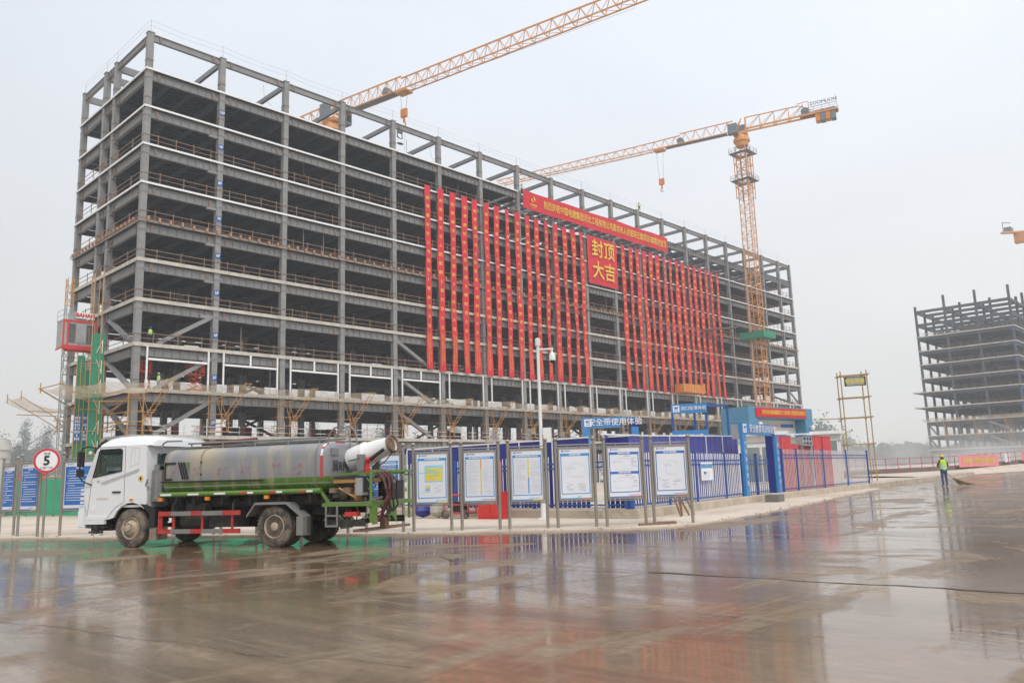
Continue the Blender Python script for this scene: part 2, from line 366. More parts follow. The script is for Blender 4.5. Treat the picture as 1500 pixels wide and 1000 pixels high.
strip_solid(sub(PL[2:], .8, .02), 1.3, -.012, .345).link('kerb', kerbm, kind='structure')
# mud-filled joints and cracks of the road
def crack(pts, w0, name='road_crack'):
    b = MB(); P = []
    for a, c in zip(pts, pts[1:]):
        n = max(2, int(math.dist(a, c)/.12))
        for i in range(n):
            t = i/n; P.append((a[0]+(c[0]-a[0])*t, a[1]+(c[1]-a[1])*t))
    L_, Rr = [], []
    for i, p in enumerate(P[:-1]):
        q = P[i+1]; d = Vector((q[0]-p[0], q[1]-p[1])).normalized(); nn = Vector((-d.y, d.x)); o = noise.noise(Vector((p[0]*.9, p[1]*.9, 3)))*.16+noise.noise(Vector((p[0]*4, p[1]*4, 3)))*.04
        w = w0*(.35+.9*abs(noise.noise(Vector((p[0]*1.5, p[1]*1.5, 7)))))
        c = Vector(p)+nn*o; L_.append(c+nn*w); Rr.append(c-nn*w)
    vs = [(v.x, v.y, .004) for v in L_]+[(v.x, v.y, .0045) for v in Rr]; n = len(L_)
    b.add(vs, [(i, i+1, n+i+1, n+i) for i in range(n-1)])
    return b.link(name, mat('crack_mud', (.07, .06, .035), .75, 0, .3, 6), kind='structure')
crack([(-22.15, -78.2), (-22.1, -79.2), (-21.95, -80.5), (-21.9, -81.9), (-21.6, -84.5), (-21.2, -88)], .06)
crack([(-22.2, -78.0), (-22.15, -78.6), (-22.1, -79.3)], .09)
crack([(-22.0, -72.9), (-22.6, -74.1)], .035)
crack([(-22.85, -75.4), (-22.5, -77), (-22.2, -78.2)], .014)
crack([(-18.1, -78.8), (-18.9, -81.2)], .012)

crack([(-30.5, -72.5), (-27.0, -75.2), (-24.6, -77.3), (-22.2, -78.1)], .010)
crack([(-30.4, -70.8), (-29.3, -76.6), (-28.4, -80.2)], .008)
crack([(-26.6, -62.5), (-24.8, -71.6), (-22.9, -75.3)], .009)
crack([(-12.8, -76.0), (-15.2, -80.4), (-19.0, -86.5)], .010)
b = MB(); rnd = random.Random(5)      # grit and crumbs of concrete along the pavement edge and on the road
for i in range(760):
    if i < 620: j = rnd.randrange(len(pe)); x, y = pe[j][0]+rnd.gauss(0, .22), pe[j][1]+rnd.gauss(0, .22); z = .045 if rnd.random() < .0 else .006
    else: x, y, z = rnd.uniform(-32, 5), rnd.uniform(-82, -72), .004
    s = rnd.uniform(.008, .028)*(1.6 if rnd.random() < .06 else 1)*(1 if i < 620 else .5); b.ball((x, y, z+s*.4+(.042 if i < 620 else 0)), s, 5, (1, .8, .6))
tag(b.link('grit', mat('grit_mud', (.24, .19, .14), .9)), 'loose grit and crumbs of concrete along the pavement edge and on the wet road', 'grit', kind='stuff')

# ================================================================== steel frame building
ZS = [6.67, 11.45, 16.21, 20.95, 25.28, 29.57, 33.82, 38.17, 42.5, 46.87]; ZTOP = 51.3
XS = [8.4*i for i in range(19)]+[157.3]; YS = [0, 9.23, 12.5, 19.84]; OV = .45
blg = thing('steel_frame_building', 'long grey steel frame building with ten open floors, hung with red vertical banners', 'building', (0, 0, 0))
def ibeam(L_, depth=.85, fl=.36, stiff=True, ns=9):
    b = MB(); b.box(.3, -fl/2, -.05, L_-.3, fl/2, 0); b.box(.3, -fl/2, -depth, L_-.3, fl/2, -depth+.05); b.box(.3, -.03, -depth+.05, L_-.3, .03, -.05)
    if stiff:
        for i in range(1, ns):
            x = L_*i/ns; b.box(x-.02, -fl/2+.02, -depth+.05, x+.02, -.03, -.05)
    return b
rustm = mat('rust_joint', (.20, .15, .125), .8, 0, .3, 3)
def beam_mesh(L_, name, depth=.85, stiff=True, m=beamm):
    b = ibeam(L_, depth, stiff=stiff)
    b.k = 1; b.box(.95, -.185, -depth-.01, 1.2, .185, .0); b.box(L_-1.2, -.185, -depth-.01, L_-.95, .185, .0); b.k = 0
    return b.mesh(name, m, rustm, smooth=False)
def column_mesh(h0, h1, zs, w=.64):
    b = MB(); b.box(-w/2, -w/2, h0, w/2, w/2, h1)
    for z in zs:
        b.box(-w/2-.05, -w/2-.05, z-.95, w/2+.05, w/2+.05, z-.88); b.box(-w/2-.05, -w/2-.05, z-.30, w/2+.05, w/2+.05, z-.24)
        b.k = 1; b.box(-w/2-.03, -w/2-.03, z+1.05, w/2+.03, w/2+.03, z+1.22); b.k = 0
    b.box(-w/2-.06, -w/2-.06, h1-.05, w/2+.06, w/2+.06, h1+.05)
    return b.mesh('column', steel, rustm, smooth=False)
colm = column_mesh(0, ZTOP, ZS)
for x in XS:
    for y in YS: inst('column', colm, blg, (x, y, 0))
m84 = beam_mesh(8.4, 'edge_beam'); m61 = beam_mesh(XS[-1]-XS[-2], 'edge_beam')
tops84 = beam_mesh(8.4, 'top_beam', .8, False, steel); tops61 = beam_mesh(XS[-1]-XS[-2], 'top_beam', .8, False, steel)
for k, z in enumerate(ZS+[ZTOP]):
    top = k == 10
    for i in range(19):
        me = (tops61 if i == 18 else tops84) if top else (m61 if i == 18 else m84)
        inst('edge_beam', me, blg, (XS[i], -.02, z-(.1 if top else .26)))
    for j in range(3):
        L_ = YS[j+1]-YS[j]
        key = 'sb%d%d' % (j, top)
        if key not in KIDS: KIDS[key] = beam_mesh(L_, 'edge_beam', .8 if top else .85, False, steel if top else beamm)
        for x in (XS[0], XS[-1]): inst('edge_beam', KIDS[key], blg, (x, YS[j], z-(.1 if top else .26)), (0, 0, R(90)))
# cross beams on every column line, one part each
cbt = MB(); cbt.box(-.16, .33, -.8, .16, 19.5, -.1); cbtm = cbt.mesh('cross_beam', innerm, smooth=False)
cbr = MB()
for a, c in zip(YS, YS[1:]): cbr.bar((0, a+.3, -.42), (0, c-.3, -.42), .32, .6)
cbrm = cbr.mesh('cross_beam', steel, smooth=False)
for k, z in enumerate(ZS+[ZTOP]):
    for x in XS[1:-1]: inst('cross_beam', cbrm if k == 10 else cbtm, blg, (x, 0, z-(.06 if k == 10 else .26)))
# inner and rear girders, joists: one mass per floor
for k, z in enumerate(ZS+[ZTOP]):
    b = MB()
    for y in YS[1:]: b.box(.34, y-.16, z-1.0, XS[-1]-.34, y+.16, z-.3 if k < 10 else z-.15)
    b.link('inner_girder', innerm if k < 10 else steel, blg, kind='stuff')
    if k < 10:
        b = MB()
        for i in range(19):
            for t in (1, 2):
                x = XS[i]+(XS[i+1]-XS[i])*t/3; b.box(x-.10, .12, z-.72, x+.10, 19.66, z-.2)
        if k == 9:
            for i in range(7, 19):
                for y in (3.1, 6.2, 15, 17.4): b.box(XS[i]+.3, y-.1, z-.6, XS[i+1]-.3, y+.1, z-.22)
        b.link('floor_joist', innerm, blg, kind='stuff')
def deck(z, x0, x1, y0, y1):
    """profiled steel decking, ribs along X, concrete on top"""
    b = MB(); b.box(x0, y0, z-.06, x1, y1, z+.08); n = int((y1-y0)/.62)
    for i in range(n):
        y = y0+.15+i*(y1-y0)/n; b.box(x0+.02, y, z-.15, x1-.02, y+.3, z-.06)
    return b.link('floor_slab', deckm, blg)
XE = XS[-1]+OV; YE = YS[-1]+OV
for k, z in enumerate(ZS):
    if k == 9: deck(z, -OV+.06, 58.4, -OV+.06, YE-.06); deck(z, 84.3, 100.5, 9.5, YE); deck(z, 118, XE-.06, 12.7, YE)
    elif k == 8: deck(z, -OV+.06, 60.5, -OV+.06, YE-.06); deck(z, 60.6, 78.5, -OV+.06, 6); deck(z, 78.6, XE-.06, -OV+.06, YE-.06)
    elif k == 7: deck(z, -OV+.06, 67.5, -OV+.06, YE-.06); deck(z, 67.6, 76, -OV+.06, 9); deck(z, 76.1, XE-.06, -OV+.06, YE-.06)
    else: deck(z, -OV+.06, XE-.06, -OV+.06, YE-.06)
    x1 = 58.6 if k == 9 else XE
    if k in (6, 7, 8, 9): h0, h1, m = -.06, .16, whitem
    elif k == 5: h0, h1, m = -.05, .15, concm
    else: h0, h1, m = -.13, .26, concm
    b = MB(); b.box(-OV, -OV, z+h0, x1, -OV+.06, z+h1); b.box(-OV, -OV+.06, z+h0, -OV+.06, YE, z+h1)
    if k < 9: b.box(XE-.06, -OV+.06, z+h0, XE, YE, z+h1)
    b.link('slab_edge', m, blg)
# upstand studs of the unfinished deck edge at the roof
b = MB()
for x in range(118):
    xx = 86+x*.62
    if xx < 157: b.box(xx, -.3, 46.75, xx+.2, -.1, 47.05)
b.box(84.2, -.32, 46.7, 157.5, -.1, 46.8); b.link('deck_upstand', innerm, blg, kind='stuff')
# guard rails, one part per bay and floor
def rail_mesh(L_, m=railm, posts=3):
    b = MB(); b.tube((.3, 0, 1.15), (L_-.3, 0, 1.15), .045, 5); b.tube((.3, 0, .6), (L_-.3, 0, .6), .04, 5)
    for i in range(posts): x = L_*(i+.6)/(posts+.2); b.tube((x, .02, 0), (x, .02, 1.35), .05, 5)
    return b.mesh('guard_rail', m, smooth=False)
r84 = [rail_mesh(8.4), rail_mesh(8.4, posts=4)]; r61 = rail_mesh(XS[-1]-XS[-2]); sr = [rail_mesh(YS[j+1]-YS[j], posts=2) for j in range(3)]
gr84 = rail_mesh(8.4, galv)
for k in range(2, 9):
    for i in range(19):
        if k == 8 and i < 4: continue
        inst('guard_rail', r61 if i == 18 else r84[(i+k) % 2], blg, (XS[i], -.36+random.uniform(-.03, .03), ZS[k]+.08+random.uniform(-.08, .05)), (0, R(random.uniform(-.5, .5)), 0))
    for j in range(3):
        if k < 8: inst('guard_rail', sr[j], blg, (-.36, YS[j], ZS[k]+.1), (0, 0, R(90)))
        inst('guard_rail', sr[j], blg, (XS[-1]+.3, YS[j], ZS[k]+.1), (0, 0, R(90)))
# red and white rails on the second floor
b = MB()
for z in (ZS[0]+1.2, ZS[0]+.65):
    x = .4
    while x < 156:
        b.k = int(x/1.4) % 2; b.tube((x, -.38, z), (x+1.38, -.38, z), .035, 5, cap=False); x += 1.4
b.k = 2
for i in range(75): b.tube((1+i*2.1, -.36, ZS[0]), (1+i*2.1, -.36, ZS[0]+1.4), .03, 5, cap=False)
inst('striped_rail', b.mesh('striped_rail', redp, whitep, galv), blg, kind='stuff')
# pipe scaffold along the sixth slab
b = MB(); zz = ZS[5]
for dz, dy in ((.30, -.62), (.12, -.68), (-.06, -.62)):
    x = -.6
    while x < 157: b.tube((x, dy, zz+dz+random.uniform(-.03, .03)), (min(x+6, 157.7), dy, zz+dz+random.uniform(-.03, .03)), .035, 5); x += 6
    b.tube((-.62+(dy+.62), -.6, zz+dz), (-.62+(dy+.62), 20.2, zz+dz), .035, 5)
b.k = 1
x = 0.4
while x < 157: b.box(x-.11, -.76, zz+.05, x+.11, -.5, zz+.40+random.uniform(0, .1)); x += random.choice([1.15, 1.3, 1.5, 1.2])
y = .6
while y < 20: b.box(-.76, y-.1, zz+.05, -.5, y+.1, zz+.42); y += 1.1
inst('edge_scaffold', b.mesh('edge_scaffold', railm, clampm), blg, kind='stuff')
# diagonal braces
def brace(name, p, q, w=.42, m=steel): MB().bar(p, q, w, w).link(name, m, blg)
for k in (0, 1, 2):
    z = ZS[k]; zt = ZS[k+1]-1.0
    brace('brace', (2.0, -.1, z+.25), (7.8, -.1, zt)); MB().box(6.6, -.3, zt-.1, 8.08, .1, zt+.25).link('gusset_plate', steel, blg)
    brace('brace', (33.9, -.1, zt), (40.2, -.1, z+.25)); brace('brace', (-.05, 7.6, zt), (-.05, .7, z+.25))
    brace('brace', (XS[-1], 8.8, zt), (XS[-1], .7, z+.25)); brace('brace', (150.6, -.1, zt), (XS[-1]-.5, -.1, z+.25), .3)
    for i in (2, 6, 10): brace('brace', (XS[i]+.4, 12.5, zt), (XS[i+1]-.4, 12.5, z+.3), .3, innerm); brace('brace', (XS[i]+.4, 19.8, z+.3), (XS[i+1]-.4, 19.8, zt), .3, innerm)
for k in (4, 5, 6, 7, 8): MB().box(7.0, -.25, ZS[k]-1.35, 8.08, .1, ZS[k]-1.12).link('gusset_plate', steel, blg)
for k in range(1, 9): 
    MB().box(-.2, 8.6, ZS[k]-1.35, .2, 9.2, ZS[k]-1.12).link('gusset_plate', steel, blg)
# white cladding posts of the third floor
pm = MB().box(-.08, -.08, ZS[1]+.1, .08, .08, ZS[2]-.14).mesh('cladding_post', whitep)
for i in range(20):
    for s in (-1, 1):
        if (i == 0 and s < 0) or (i == 19 and s > 0): continue
        inst('cladding_post', pm, blg, (XS[i]+s*(.95 if s > 0 else .8), -.5, 0))
for i in range(5):
    MB().box(XS[i]+1.1, -.58, ZS[2]-1.55, XS[i+1]-.95, -.42, ZS[2]-1.33).link('cladding_rail', whitep, blg)
    if i: MB().box(XS[i]+4.1, -.56, ZS[2]-1.33, XS[i]+4.3, -.44, ZS[2]-.14).link('cladding_rail', whitep, blg)
# blue floor number plates on the second column
for n, z in zip(range(10, 1, -1), [44.39, 40.15, 35.77, 31.51, 27.17, 22.83, 18.01, 13.27, 8.32]):
    p = MB().box(-.30, -.36, -.32, .30, -.335, .32).link('number_plate', bluef, blg, loc=(8.4, 0, z))
    text('%dF' % n, .48, whitet, p, (0, -.368, 0), (R(90), 0, 0), bold=.008)
# lightning rods and life lines over the roof frame
b = MB()
for x in XS[::1]: b.tube((x, -.1, ZTOP), (x, -.1, ZTOP+1.6), .025, 4)
for y in YS[1:]: b.tube((-.1, y, ZTOP), (-.1, y, ZTOP+1.6), .025, 4)
for z in (1.5, .9):
    for a, c in zip(XS, XS[1:]):
        for t in range(4):
            s0 = math.sin(math.pi*t/4)*.18; s1 = math.sin(math.pi*(t+1)/4)*.18
            b.tube((a+(c-a)*t/4, -.1, ZTOP+z-s0), (a+(c-a)*(t+1)/4, -.1, ZTOP+z-s1), .012, 3, cap=False)
    b.tube((-.1, 0, ZTOP+z), (-.1, 19.8, ZTOP+z), .012, 3)
b.link('life_line', galv, blg, kind='stuff')
# loose stacks standing on the fourth and third floors
wb = MB().box(0, 0, 0, 1.6, .7, .5).mesh('white_block', whitep)
ORD = ['leftmost', 'second', 'third', 'fourth', 'fifth', 'sixth', 'seventh', 'eighth', 'ninth', 'tenth', 'eleventh', 'twelfth', 'thirteenth', 'fourteenth', 'fifteenth', 'sixteenth', 'seventeenth', 'eighteenth', 'nineteenth', 'twentieth', 'twenty-first', 'twenty-second', 'twenty-third', 'twenty-fourth']
for k, lo, hi, cnt in ((2, 3, 150, 14), (1, 12, 150, 10)):
    for i in range(cnt):
        x = lo+(hi-lo)*(i+random.random()*.7)/cnt; w = 'fourth' if k == 2 else 'third'
        inst('insulation_pack', wb, None, (x, .6+random.random(), ZS[k]+.081), (0, 0, random.uniform(-.1, .1)), label='white wrapped pack by the edge of the %s floor, %s from the left end' % (w, ORD[i]), cat='pack', group='white packs on the %s floor' % w)
# inside scaffold seen through the second floor
b = MB()
for x in range(0, 60, 2):
    if (x//10) % 2 == 0 or x < 12:
        b.tube((x+.7, 18.6, ZS[0]+.1), (x+.7, 18.6, ZS[1]-1), .03, 4); b.tube((x+.7, 18.6, ZS[0]+1), (x+2.7, 18.6, ZS[0]+3), .03, 4)
        for z in (.5, 1.1, 1.7, 2.3, 2.9, 3.5): b.tube((x+.7, 18.6, ZS[0]+z), (x+2.7, 18.6, ZS[0]+z), .025, 4)
b.link('inner_scaffold', galv, blg, kind='stuff')
# props, cables and stored material on the open floors
b = MB(); rnd = random.Random(21)
for k in range(10):
    for i in range(26):
        x, y, z = rnd.uniform(1, 156), rnd.choice([.6, 1.5, 4, 7, 11, 15]), ZS[k]+.08
        if k == 9 and x > 57: continue
        r_ = rnd.random()
        if r_ < .35: b.k = 0; b.tube((x, y, z), (x, y, z+3.2), .035, 4)
        elif r_ < .6: b.k = 1; b.box(x, y, z, x+rnd.uniform(.5, 2.2), y+.7, z+rnd.uniform(.15, .6))
        elif r_ < .8: b.k = 0; L_ = rnd.uniform(1.5, 4); b.tube((x, y, z+.1), (x+L_, y+.1, z+.12), .05, 4); b.tube((x, y+.2, z+.1), (x+L_, y+.25, z+.1), .05, 4)
        else:
            b.k = 1; p_ = [(x, y, z+3.3), (x+.1, y, z+2), (x+.6, y, z+1.2), (x+1.2, y, z+.9)]; b.path(p_, .02, 3)
inst('stored_material', b.mesh('stored_material', galv, clampm), blg, kind='stuff')
# site rooms and core walls inside (dark)
for x0, x1 in ((3, 8), (16, 20), (29, 33), (52, 57), (74, 79), (94, 98), (120, 126)):
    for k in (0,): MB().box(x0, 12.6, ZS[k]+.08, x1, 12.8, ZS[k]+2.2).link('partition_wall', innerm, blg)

# ------------------------------------------------------------------ safety net and outriggers
ZT = 12.35
def sag(t, x): return -.55*math.sin(math.pi*t)-.12*math.sin(x*1.7)*math.sin(math.pi*t)
b = MB(); nx = 19*8
for i in range(nx+1):
    pass
vs = []; NT = 7
for i in range(nx+1):
    x = 2.2+i*(155.3/nx); ph = ((x-1.5) % 8.4)/8.4; drop = -.35*math.sin(math.pi*ph)
    for t in range(NT):
        f = t/(NT-1); xx = x if x > 0 else -.5+(x+.5)*f
        y = -.5-3.0*f; z = ZS[1]+.1+(ZT-ZS[1]-.1+drop*1.0)*f+(-.45*math.sin(math.pi*f))*(.8+.3*noise.noise(Vector((x*.4, f, 0))))
        vs.append((xx, y, z))
b.add(vs, [(i*NT+t, (i+1)*NT+t, (i+1)*NT+t+1, i*NT+t+1) for i in range(nx) for t in range(NT-1)])
tag(b.link('safety_net', netm), 'pale woven safety net slung out along the front below the third floor', 'safety net')
def net(tips, inner, n=8, depth=.5):
    b = MB(); vs = []; rows = 0
    for j in range(len(tips)-1):
        for i in range(n+(j == len(tips)-2)):
            f = i/n; T = Vector(tips[j]).lerp(Vector(tips[j+1]), f); I = Vector(inner[j]).lerp(Vector(inner[j+1]), f); T.z -= .35*math.sin(math.pi*f)
            for t in range(NT): g = t/(NT-1); p = I.lerp(T, g); p.z -= depth*math.sin(math.pi*g)*(1+.3*noise.noise(p*.4)); vs.append(p)
            rows += 1
    b.add(vs, [(i*NT+t, (i+1)*NT+t, (i+1)*NT+t+1, i*NT+t+1) for i in range(rows-1) for t in range(NT-1)]); return b
tag(net([(-6.3, 8.4, 12.15), (-6.0, 2.6, 12.0), (-3.4, -2.2, 12.0), (2.2, -3.25, 12.5)], [(-.5, 8.4, 11.5), (-.5, 2.6, 11.5), (-.5, -.5, 11.55), (.0, -.5, 11.55)], 9, .8).link('safety_net', netm), 'pale safety net slung out round the left corner above the green stair tower', 'safety net')
vs = []; b = MB()
for i in range(13):
    for t in range(NT):
        f = t/(NT-1); vs.append((-1.2-4.8*f, 14.5+i*.55+f*1.5, 10.6+1.3*f-.5*math.sin(math.pi*f)))
b.add(vs, [(i*NT+t, (i+1)*NT+t, (i+1)*NT+t+1, i*NT+t+1) for i in range(12) for t in range(NT-1)])
tag(b.link('safety_net', netm), 'separate pale safety net far out at the left beyond the hoist mast', 'safety net')

def clampbar(b, p, q, r=.045, n=5): b.tube(p, q, r, n)
def outrigger_mesh():
    b = MB()
    for dx in (-.25, .25):
        f = Vector((.95+dx, -.7, 8.3)); t = Vector((2.65+dx, -3.2, 12.55)); b.tube(f, t, .045, 5)
        for s in (.25, .4, .55, .7, .85, .97):
            c = f.lerp(t, s)
            if dx < 0: b.tube(c+Vector((-.25, 0, 0)), c+Vector((.75, 0, 0)), .035, 4)
    b.tube((.95, -.7, 8.3), (.2, -.6, 11.1), .04, 5); b.tube((2.0, -2.5, 11.5), (-.4, -.6, 10.8), .035, 4)
    # pipe cage clamped round the column
    for dx in (-.75, .75, 1.6):
        for y in (-.75,): b.tube((dx, y, 6.75 if dx < 1 else 7.2), (dx, y, 11.2 if dx < 1 else 9.2), .04, 5)
    for z in (7.3, 8.2, 9.2, 10.6):
        b.tube((-1.0, -.78, z), (1.9 if z < 9.5 else 1.0, -.78, z+.03), .035, 5)
        b.tube((-.72, -.8, z), (-.72, .9, z), .035, 5); b.tube((.72, -.8, z), (.72, .9, z), .035, 5)
    b.tube((.75, -.75, 10.6), (1.6, -.75, 8.2), .035, 4); b.tube((.75, -.75, 8.2), (1.6, -.75, 9.2), .035, 4); b.tube((.75, -.75, 9.2), (1.6, -.75, 7.2), .035, 4)
    for z in (8.2, 9.2, 10.6): b.box(.68, -.84, z-.08, .84, -.68, z+.08)
    return b.mesh('net_outrigger', orangep)
om = outrigger_mesh()
for i, x in enumerate(XS[:-1]):
    inst('net_outrigger', om, None, (x+random.uniform(-.1, .1), 0, random.uniform(-.08, .05)), label='rust orange pipe outrigger under the safety net, at the %s front column' % (ORD[i] if i else 'corner'), cat='outrigger', group='pipe outriggers along the front of the frame')
def lattice(pts, r=.045):
    b = MB()
    for p, q in pts: b.tube(p, q, r, 5)
    return b
o = lattice([((-.6, 5.2, 9.2), (-6.0, 2.6, 12.1)), ((-.6, 5.6, 9.4), (-6.1, 3.1, 12.2)), ((-.6, 5.2, 9.3), (-.2, -.7, 11.1)), ((-.9, 5.2, 9.35), (.6, -.8, 9.35)), ((-3.2, 3.6, 11.3), (.3, -.8, 11.3)), ((-1.0, 4.4, 9.4), (-.3, -.8, 11.0)), ((-.6, 5.2, 7.4), (-.6, 5.2, 9.6)), ((-.8, -.7, 6.8), (-.8, -.7, 11.3)), ((.7, -.7, 6.8), (.7, -.7, 11.3)), ((-.9, 5, 7.6), (.9, -.7, 7.6)), ((-1.8, 4.6, 8.3), (1, -.7, 8.3)), ((-1.6, 4.6, 7.6), (-1.6, 4.6, 9.4)), ((-1.6, 4.6, 7.6), (-.8, -.7, 8.3)), ((-.9, 3, 7.6), (-.8, -.8, 9.3)), ((-3.2, 3.9, 10.5), (-.6, -.7, 10.3))], .065).link('net_outrigger', orangep)
tag(o, 'large orange corner outrigger fanning out from the left front column under the net', 'outrigger')
o = lattice([((-.6, 9.6, 9.0), (-6.3, 8.2, 12.0)), ((-.6, 10.0, 9.1), (-6.4, 8.7, 12.15)), ((-.6, 9.8, 8), (-.6, 9.8, 11.2)), ((-3, 9, 10.6), (-.5, 9.5, 11.2)), ((-6.3, 8.4, 11.6), (-6.3, 8.4, 12.7)), ((-6.3, 8.3, 12.1), (-6.0, 2.6, 12.1)), ((-2, 9, 9.9), (-.6, 5.2, 9.6))], .06).link('net_outrigger', orangep)
tag(o, 'orange outrigger leaning out from the left end face behind the green stair tower', 'outrigger')
o = lattice([((-1.2, 14.5, 8.6), (-6.3, 15.0, 11.9)), ((-1.2, 18.6, 8.6), (-6.6, 19.0, 12.0)), ((-1.2, 14.5, 10.2), (-5.6, 15, 10.3)), ((-1.2, 19.5, 10.2), (-5.6, 19, 10.2)), ((-2.6, 14.8, 8.0), (-2.6, 14.8, 9.6)), ((-3.0, 14.8, 8.1), (-.9, 14.8, 8.1)), ((-3.0, 14.8, 9.3), (-.9, 14.8, 9.3)), ((-2.9, 14.8, 7.8), (-1.2, 14.8, 9.8)), ((-1.2, 14.8, 7.8), (-2.9, 14.8, 9.6)), ((-6.3, 15, 11.4), (-6.3, 15, 12.5)), ((-6.6, 19, 11.4), (-6.6, 19, 12.5))], .05).link('net_outrigger', orangep)
tag(o, 'long rusty outrigger frame carrying the separate net at the far left', 'outrigger')

# ------------------------------------------------------------------ banners
VT = '祝贺廊坊市人民医院E楼封顶大吉'
vbase = text_mesh('\n'.join(VT), .62, yellowt, line=2.306, bold=.012)
vsmall = text_mesh('\n'.join('中国电建集团河北工程有限公司'), .26, yellowt, line=1.2*.98)
vsmall2 = text_mesh('\n'.join('廊坊市人民医院迁建项目部'), .26, yellowt, line=1.35)
def centered(me):
    xs = [v.co.x for v in me.vertices]; ys = [v.co.y for v in me.vertices]
    return (min(xs)+max(xs))/2, (min(ys)+max(ys))/2, max(ys)-min(ys)
c1, c2, c3 = centered(vbase), centered(vsmall), centered(vsmall2)
def wave(seed, x, z):
    h = (43-z)/27; am = .5+1.2*abs(noise.noise(Vector((seed*7.7, 1, 2))))*2.2
    return am*.26*noise.noise(Vector((seed*3.1, z*.10, 0)))*math.sin(math.pi*min(1, h))+.05*noise.noise(Vector((seed, z*.5, 4))), .12*noise.noise(Vector((seed*1.7, z*.22, x*.8)))*2
def vbanner(x, seed, label, group, z0=16.5, z1=43.05):
    t = thing('hanging_banner', label, 'banner', (x+random.uniform(-.09, .09), -.78, 0), R(random.uniform(-5, 5)), group); b = MB(); n = 54; w = .55*random.uniform(.93, 1.04); vs = []
    for i in range(n+1):
        z = z1+(z0-z1)*i/n
        for u in (-w, -w/3, w/3, w):
            a, d = wave(seed, u, z); vs.append((u+a, -d, z))
    b.add(vs, [(i*4+j, i*4+j+1, i*4+j+5, i*4+j+4) for i in range(n) for j in range(3)])
    me = b.mesh('banner_cloth', bannerm); me.shade_smooth(); inst('banner_cloth', me, t)
    def lay(src, cen, zc, hh, dx, name):
        m2 = src.copy(); k = hh/cen[2]
        for v in m2.vertices:
            px = (v.co.x-cen[0])+dx; pz = zc+(v.co.y-cen[1])*k; a, d = wave(seed, px, pz); v.co = Vector((px+a, -d-.03, pz))
        inst(name, m2, t)
    lay(vbase, c1, 31.9, 19.2, 0, 'lettering'); lay(vsmall, c2, 19.4, 4.6, -.17, 'lettering'); lay(vsmall2, c3, 19.5, 3.9, .17, 'lettering')
    return t
ordn = ['leftmost', 'second', 'third', 'fourth', 'fifth', 'sixth', 'seventh', 'eighth', 'ninth', 'tenth', 'eleventh', 'twelfth', 'thirteenth', 'fourteenth', 'fifteenth', 'last']
for i in range(16):
    vbanner(39.25+i*2.32, i*1.37+2, ('narrow red banner with yellow characters, %s from the left end of the row' % ordn[i]) if 0 < i < 15 else ('narrow red banner with yellow characters, at the left end of the row' if i == 0 else 'narrow red banner with yellow characters, nearest on the left to the square banner'), 'narrow red banners left of the square banner', 16.5-.25*random.random())
for i in range(16):
    vbanner(86.1+i*2.25, i*1.91+40, ('narrow red banner with yellow characters, %s to the right of the square banner' % ordn[i]) if 0 < i < 15 else ('narrow red banner with yellow characters, nearest on the right to the square banner' if i == 0 else 'narrow red banner with yellow characters, last at the right end of the whole row'), 'narrow red banners right of the square banner', 16.5-.3*random.random())
t = thing('top_banner', 'wide red banner with a line of yellow characters across the roof edge', 'banner', (80.25, -.85, 45.75))
b = MB(); vs = []; n = 60
for i in range(n+1):
    u = -20.95+41.9*i/n
    for z in (-1.55, -.5, .5, 1.5): vs.append((u, -.10*noise.noise(Vector((u*.3, z*.4, 2))), z+.06*math.sin(u*.5)))
b.add(vs, [(i*4+j, i*4+j+1, i*4+j+5, i*4+j+4) for i in range(n) for j in range(3)]); inst('banner_cloth', b.mesh('banner_cloth', bannerm), t)
text('热烈庆祝中国电建集团河北工程有限公司廊坊市人民医院迁建项目E楼喜封金顶', .98, yellowt, t, (2.1, -.12, -.1), (R(90), 0, 0), bold=.014)
o = t.children[-1]; o.scale = (36.4/width(o), 1.55, 1)
text('中国电建', .42, yellowt, t, (-18.6, -.12, -.72), (R(90), 0, 0), bold=.01); text('POWERCHINA', .2, yellowt, t, (-18.6, -.12, -1.1), (R(90), 0, 0), bold=.004)
b = MB()
for sx in (-1, 1):   # two interlocked swashes
    pts = [(.0, .55), (.42, .30), (.5, .05), (.30, -.22), (.12, -.05), (.22, .10), (.05, .22)]
    b.add([(sx*x, -.02*sx, sx*(z)) for x, z in pts], [tuple(range(7))])
b.link('emblem', yellowt, t, loc=(-18.6, -.12, .25))
t = thing('square_banner', 'big square red banner reading four large yellow characters in the middle of the facade', 'banner', (79.7, -.85, 38.55))
b = MB(); vs = []; n = 14
for i in range(n+1):
    u = -4.35+8.7*i/n
    for j in range(n+1):
        v = -4.3+8.6*j/n; vs.append((u+.25*(1-abs(v)/4.3)*(-1 if u < 0 else .3)*abs(u)/4.35*-1, -.2*noise.noise(Vector((u*.35, v*.35, 5))), v-.06*u*0))
b.add(vs, [(i*(n+1)+j, (i+1)*(n+1)+j, (i+1)*(n+1)+j+1, i*(n+1)+j+1) for i in range(n) for j in range(n)]); inst('banner_cloth', b.mesh('banner_cloth', bannerm), t)
text('封顶\n大吉', 3.35, yellowt, t, (0, -.24, 0), (R(90), 0, 0), line=1.17, bold=.06)
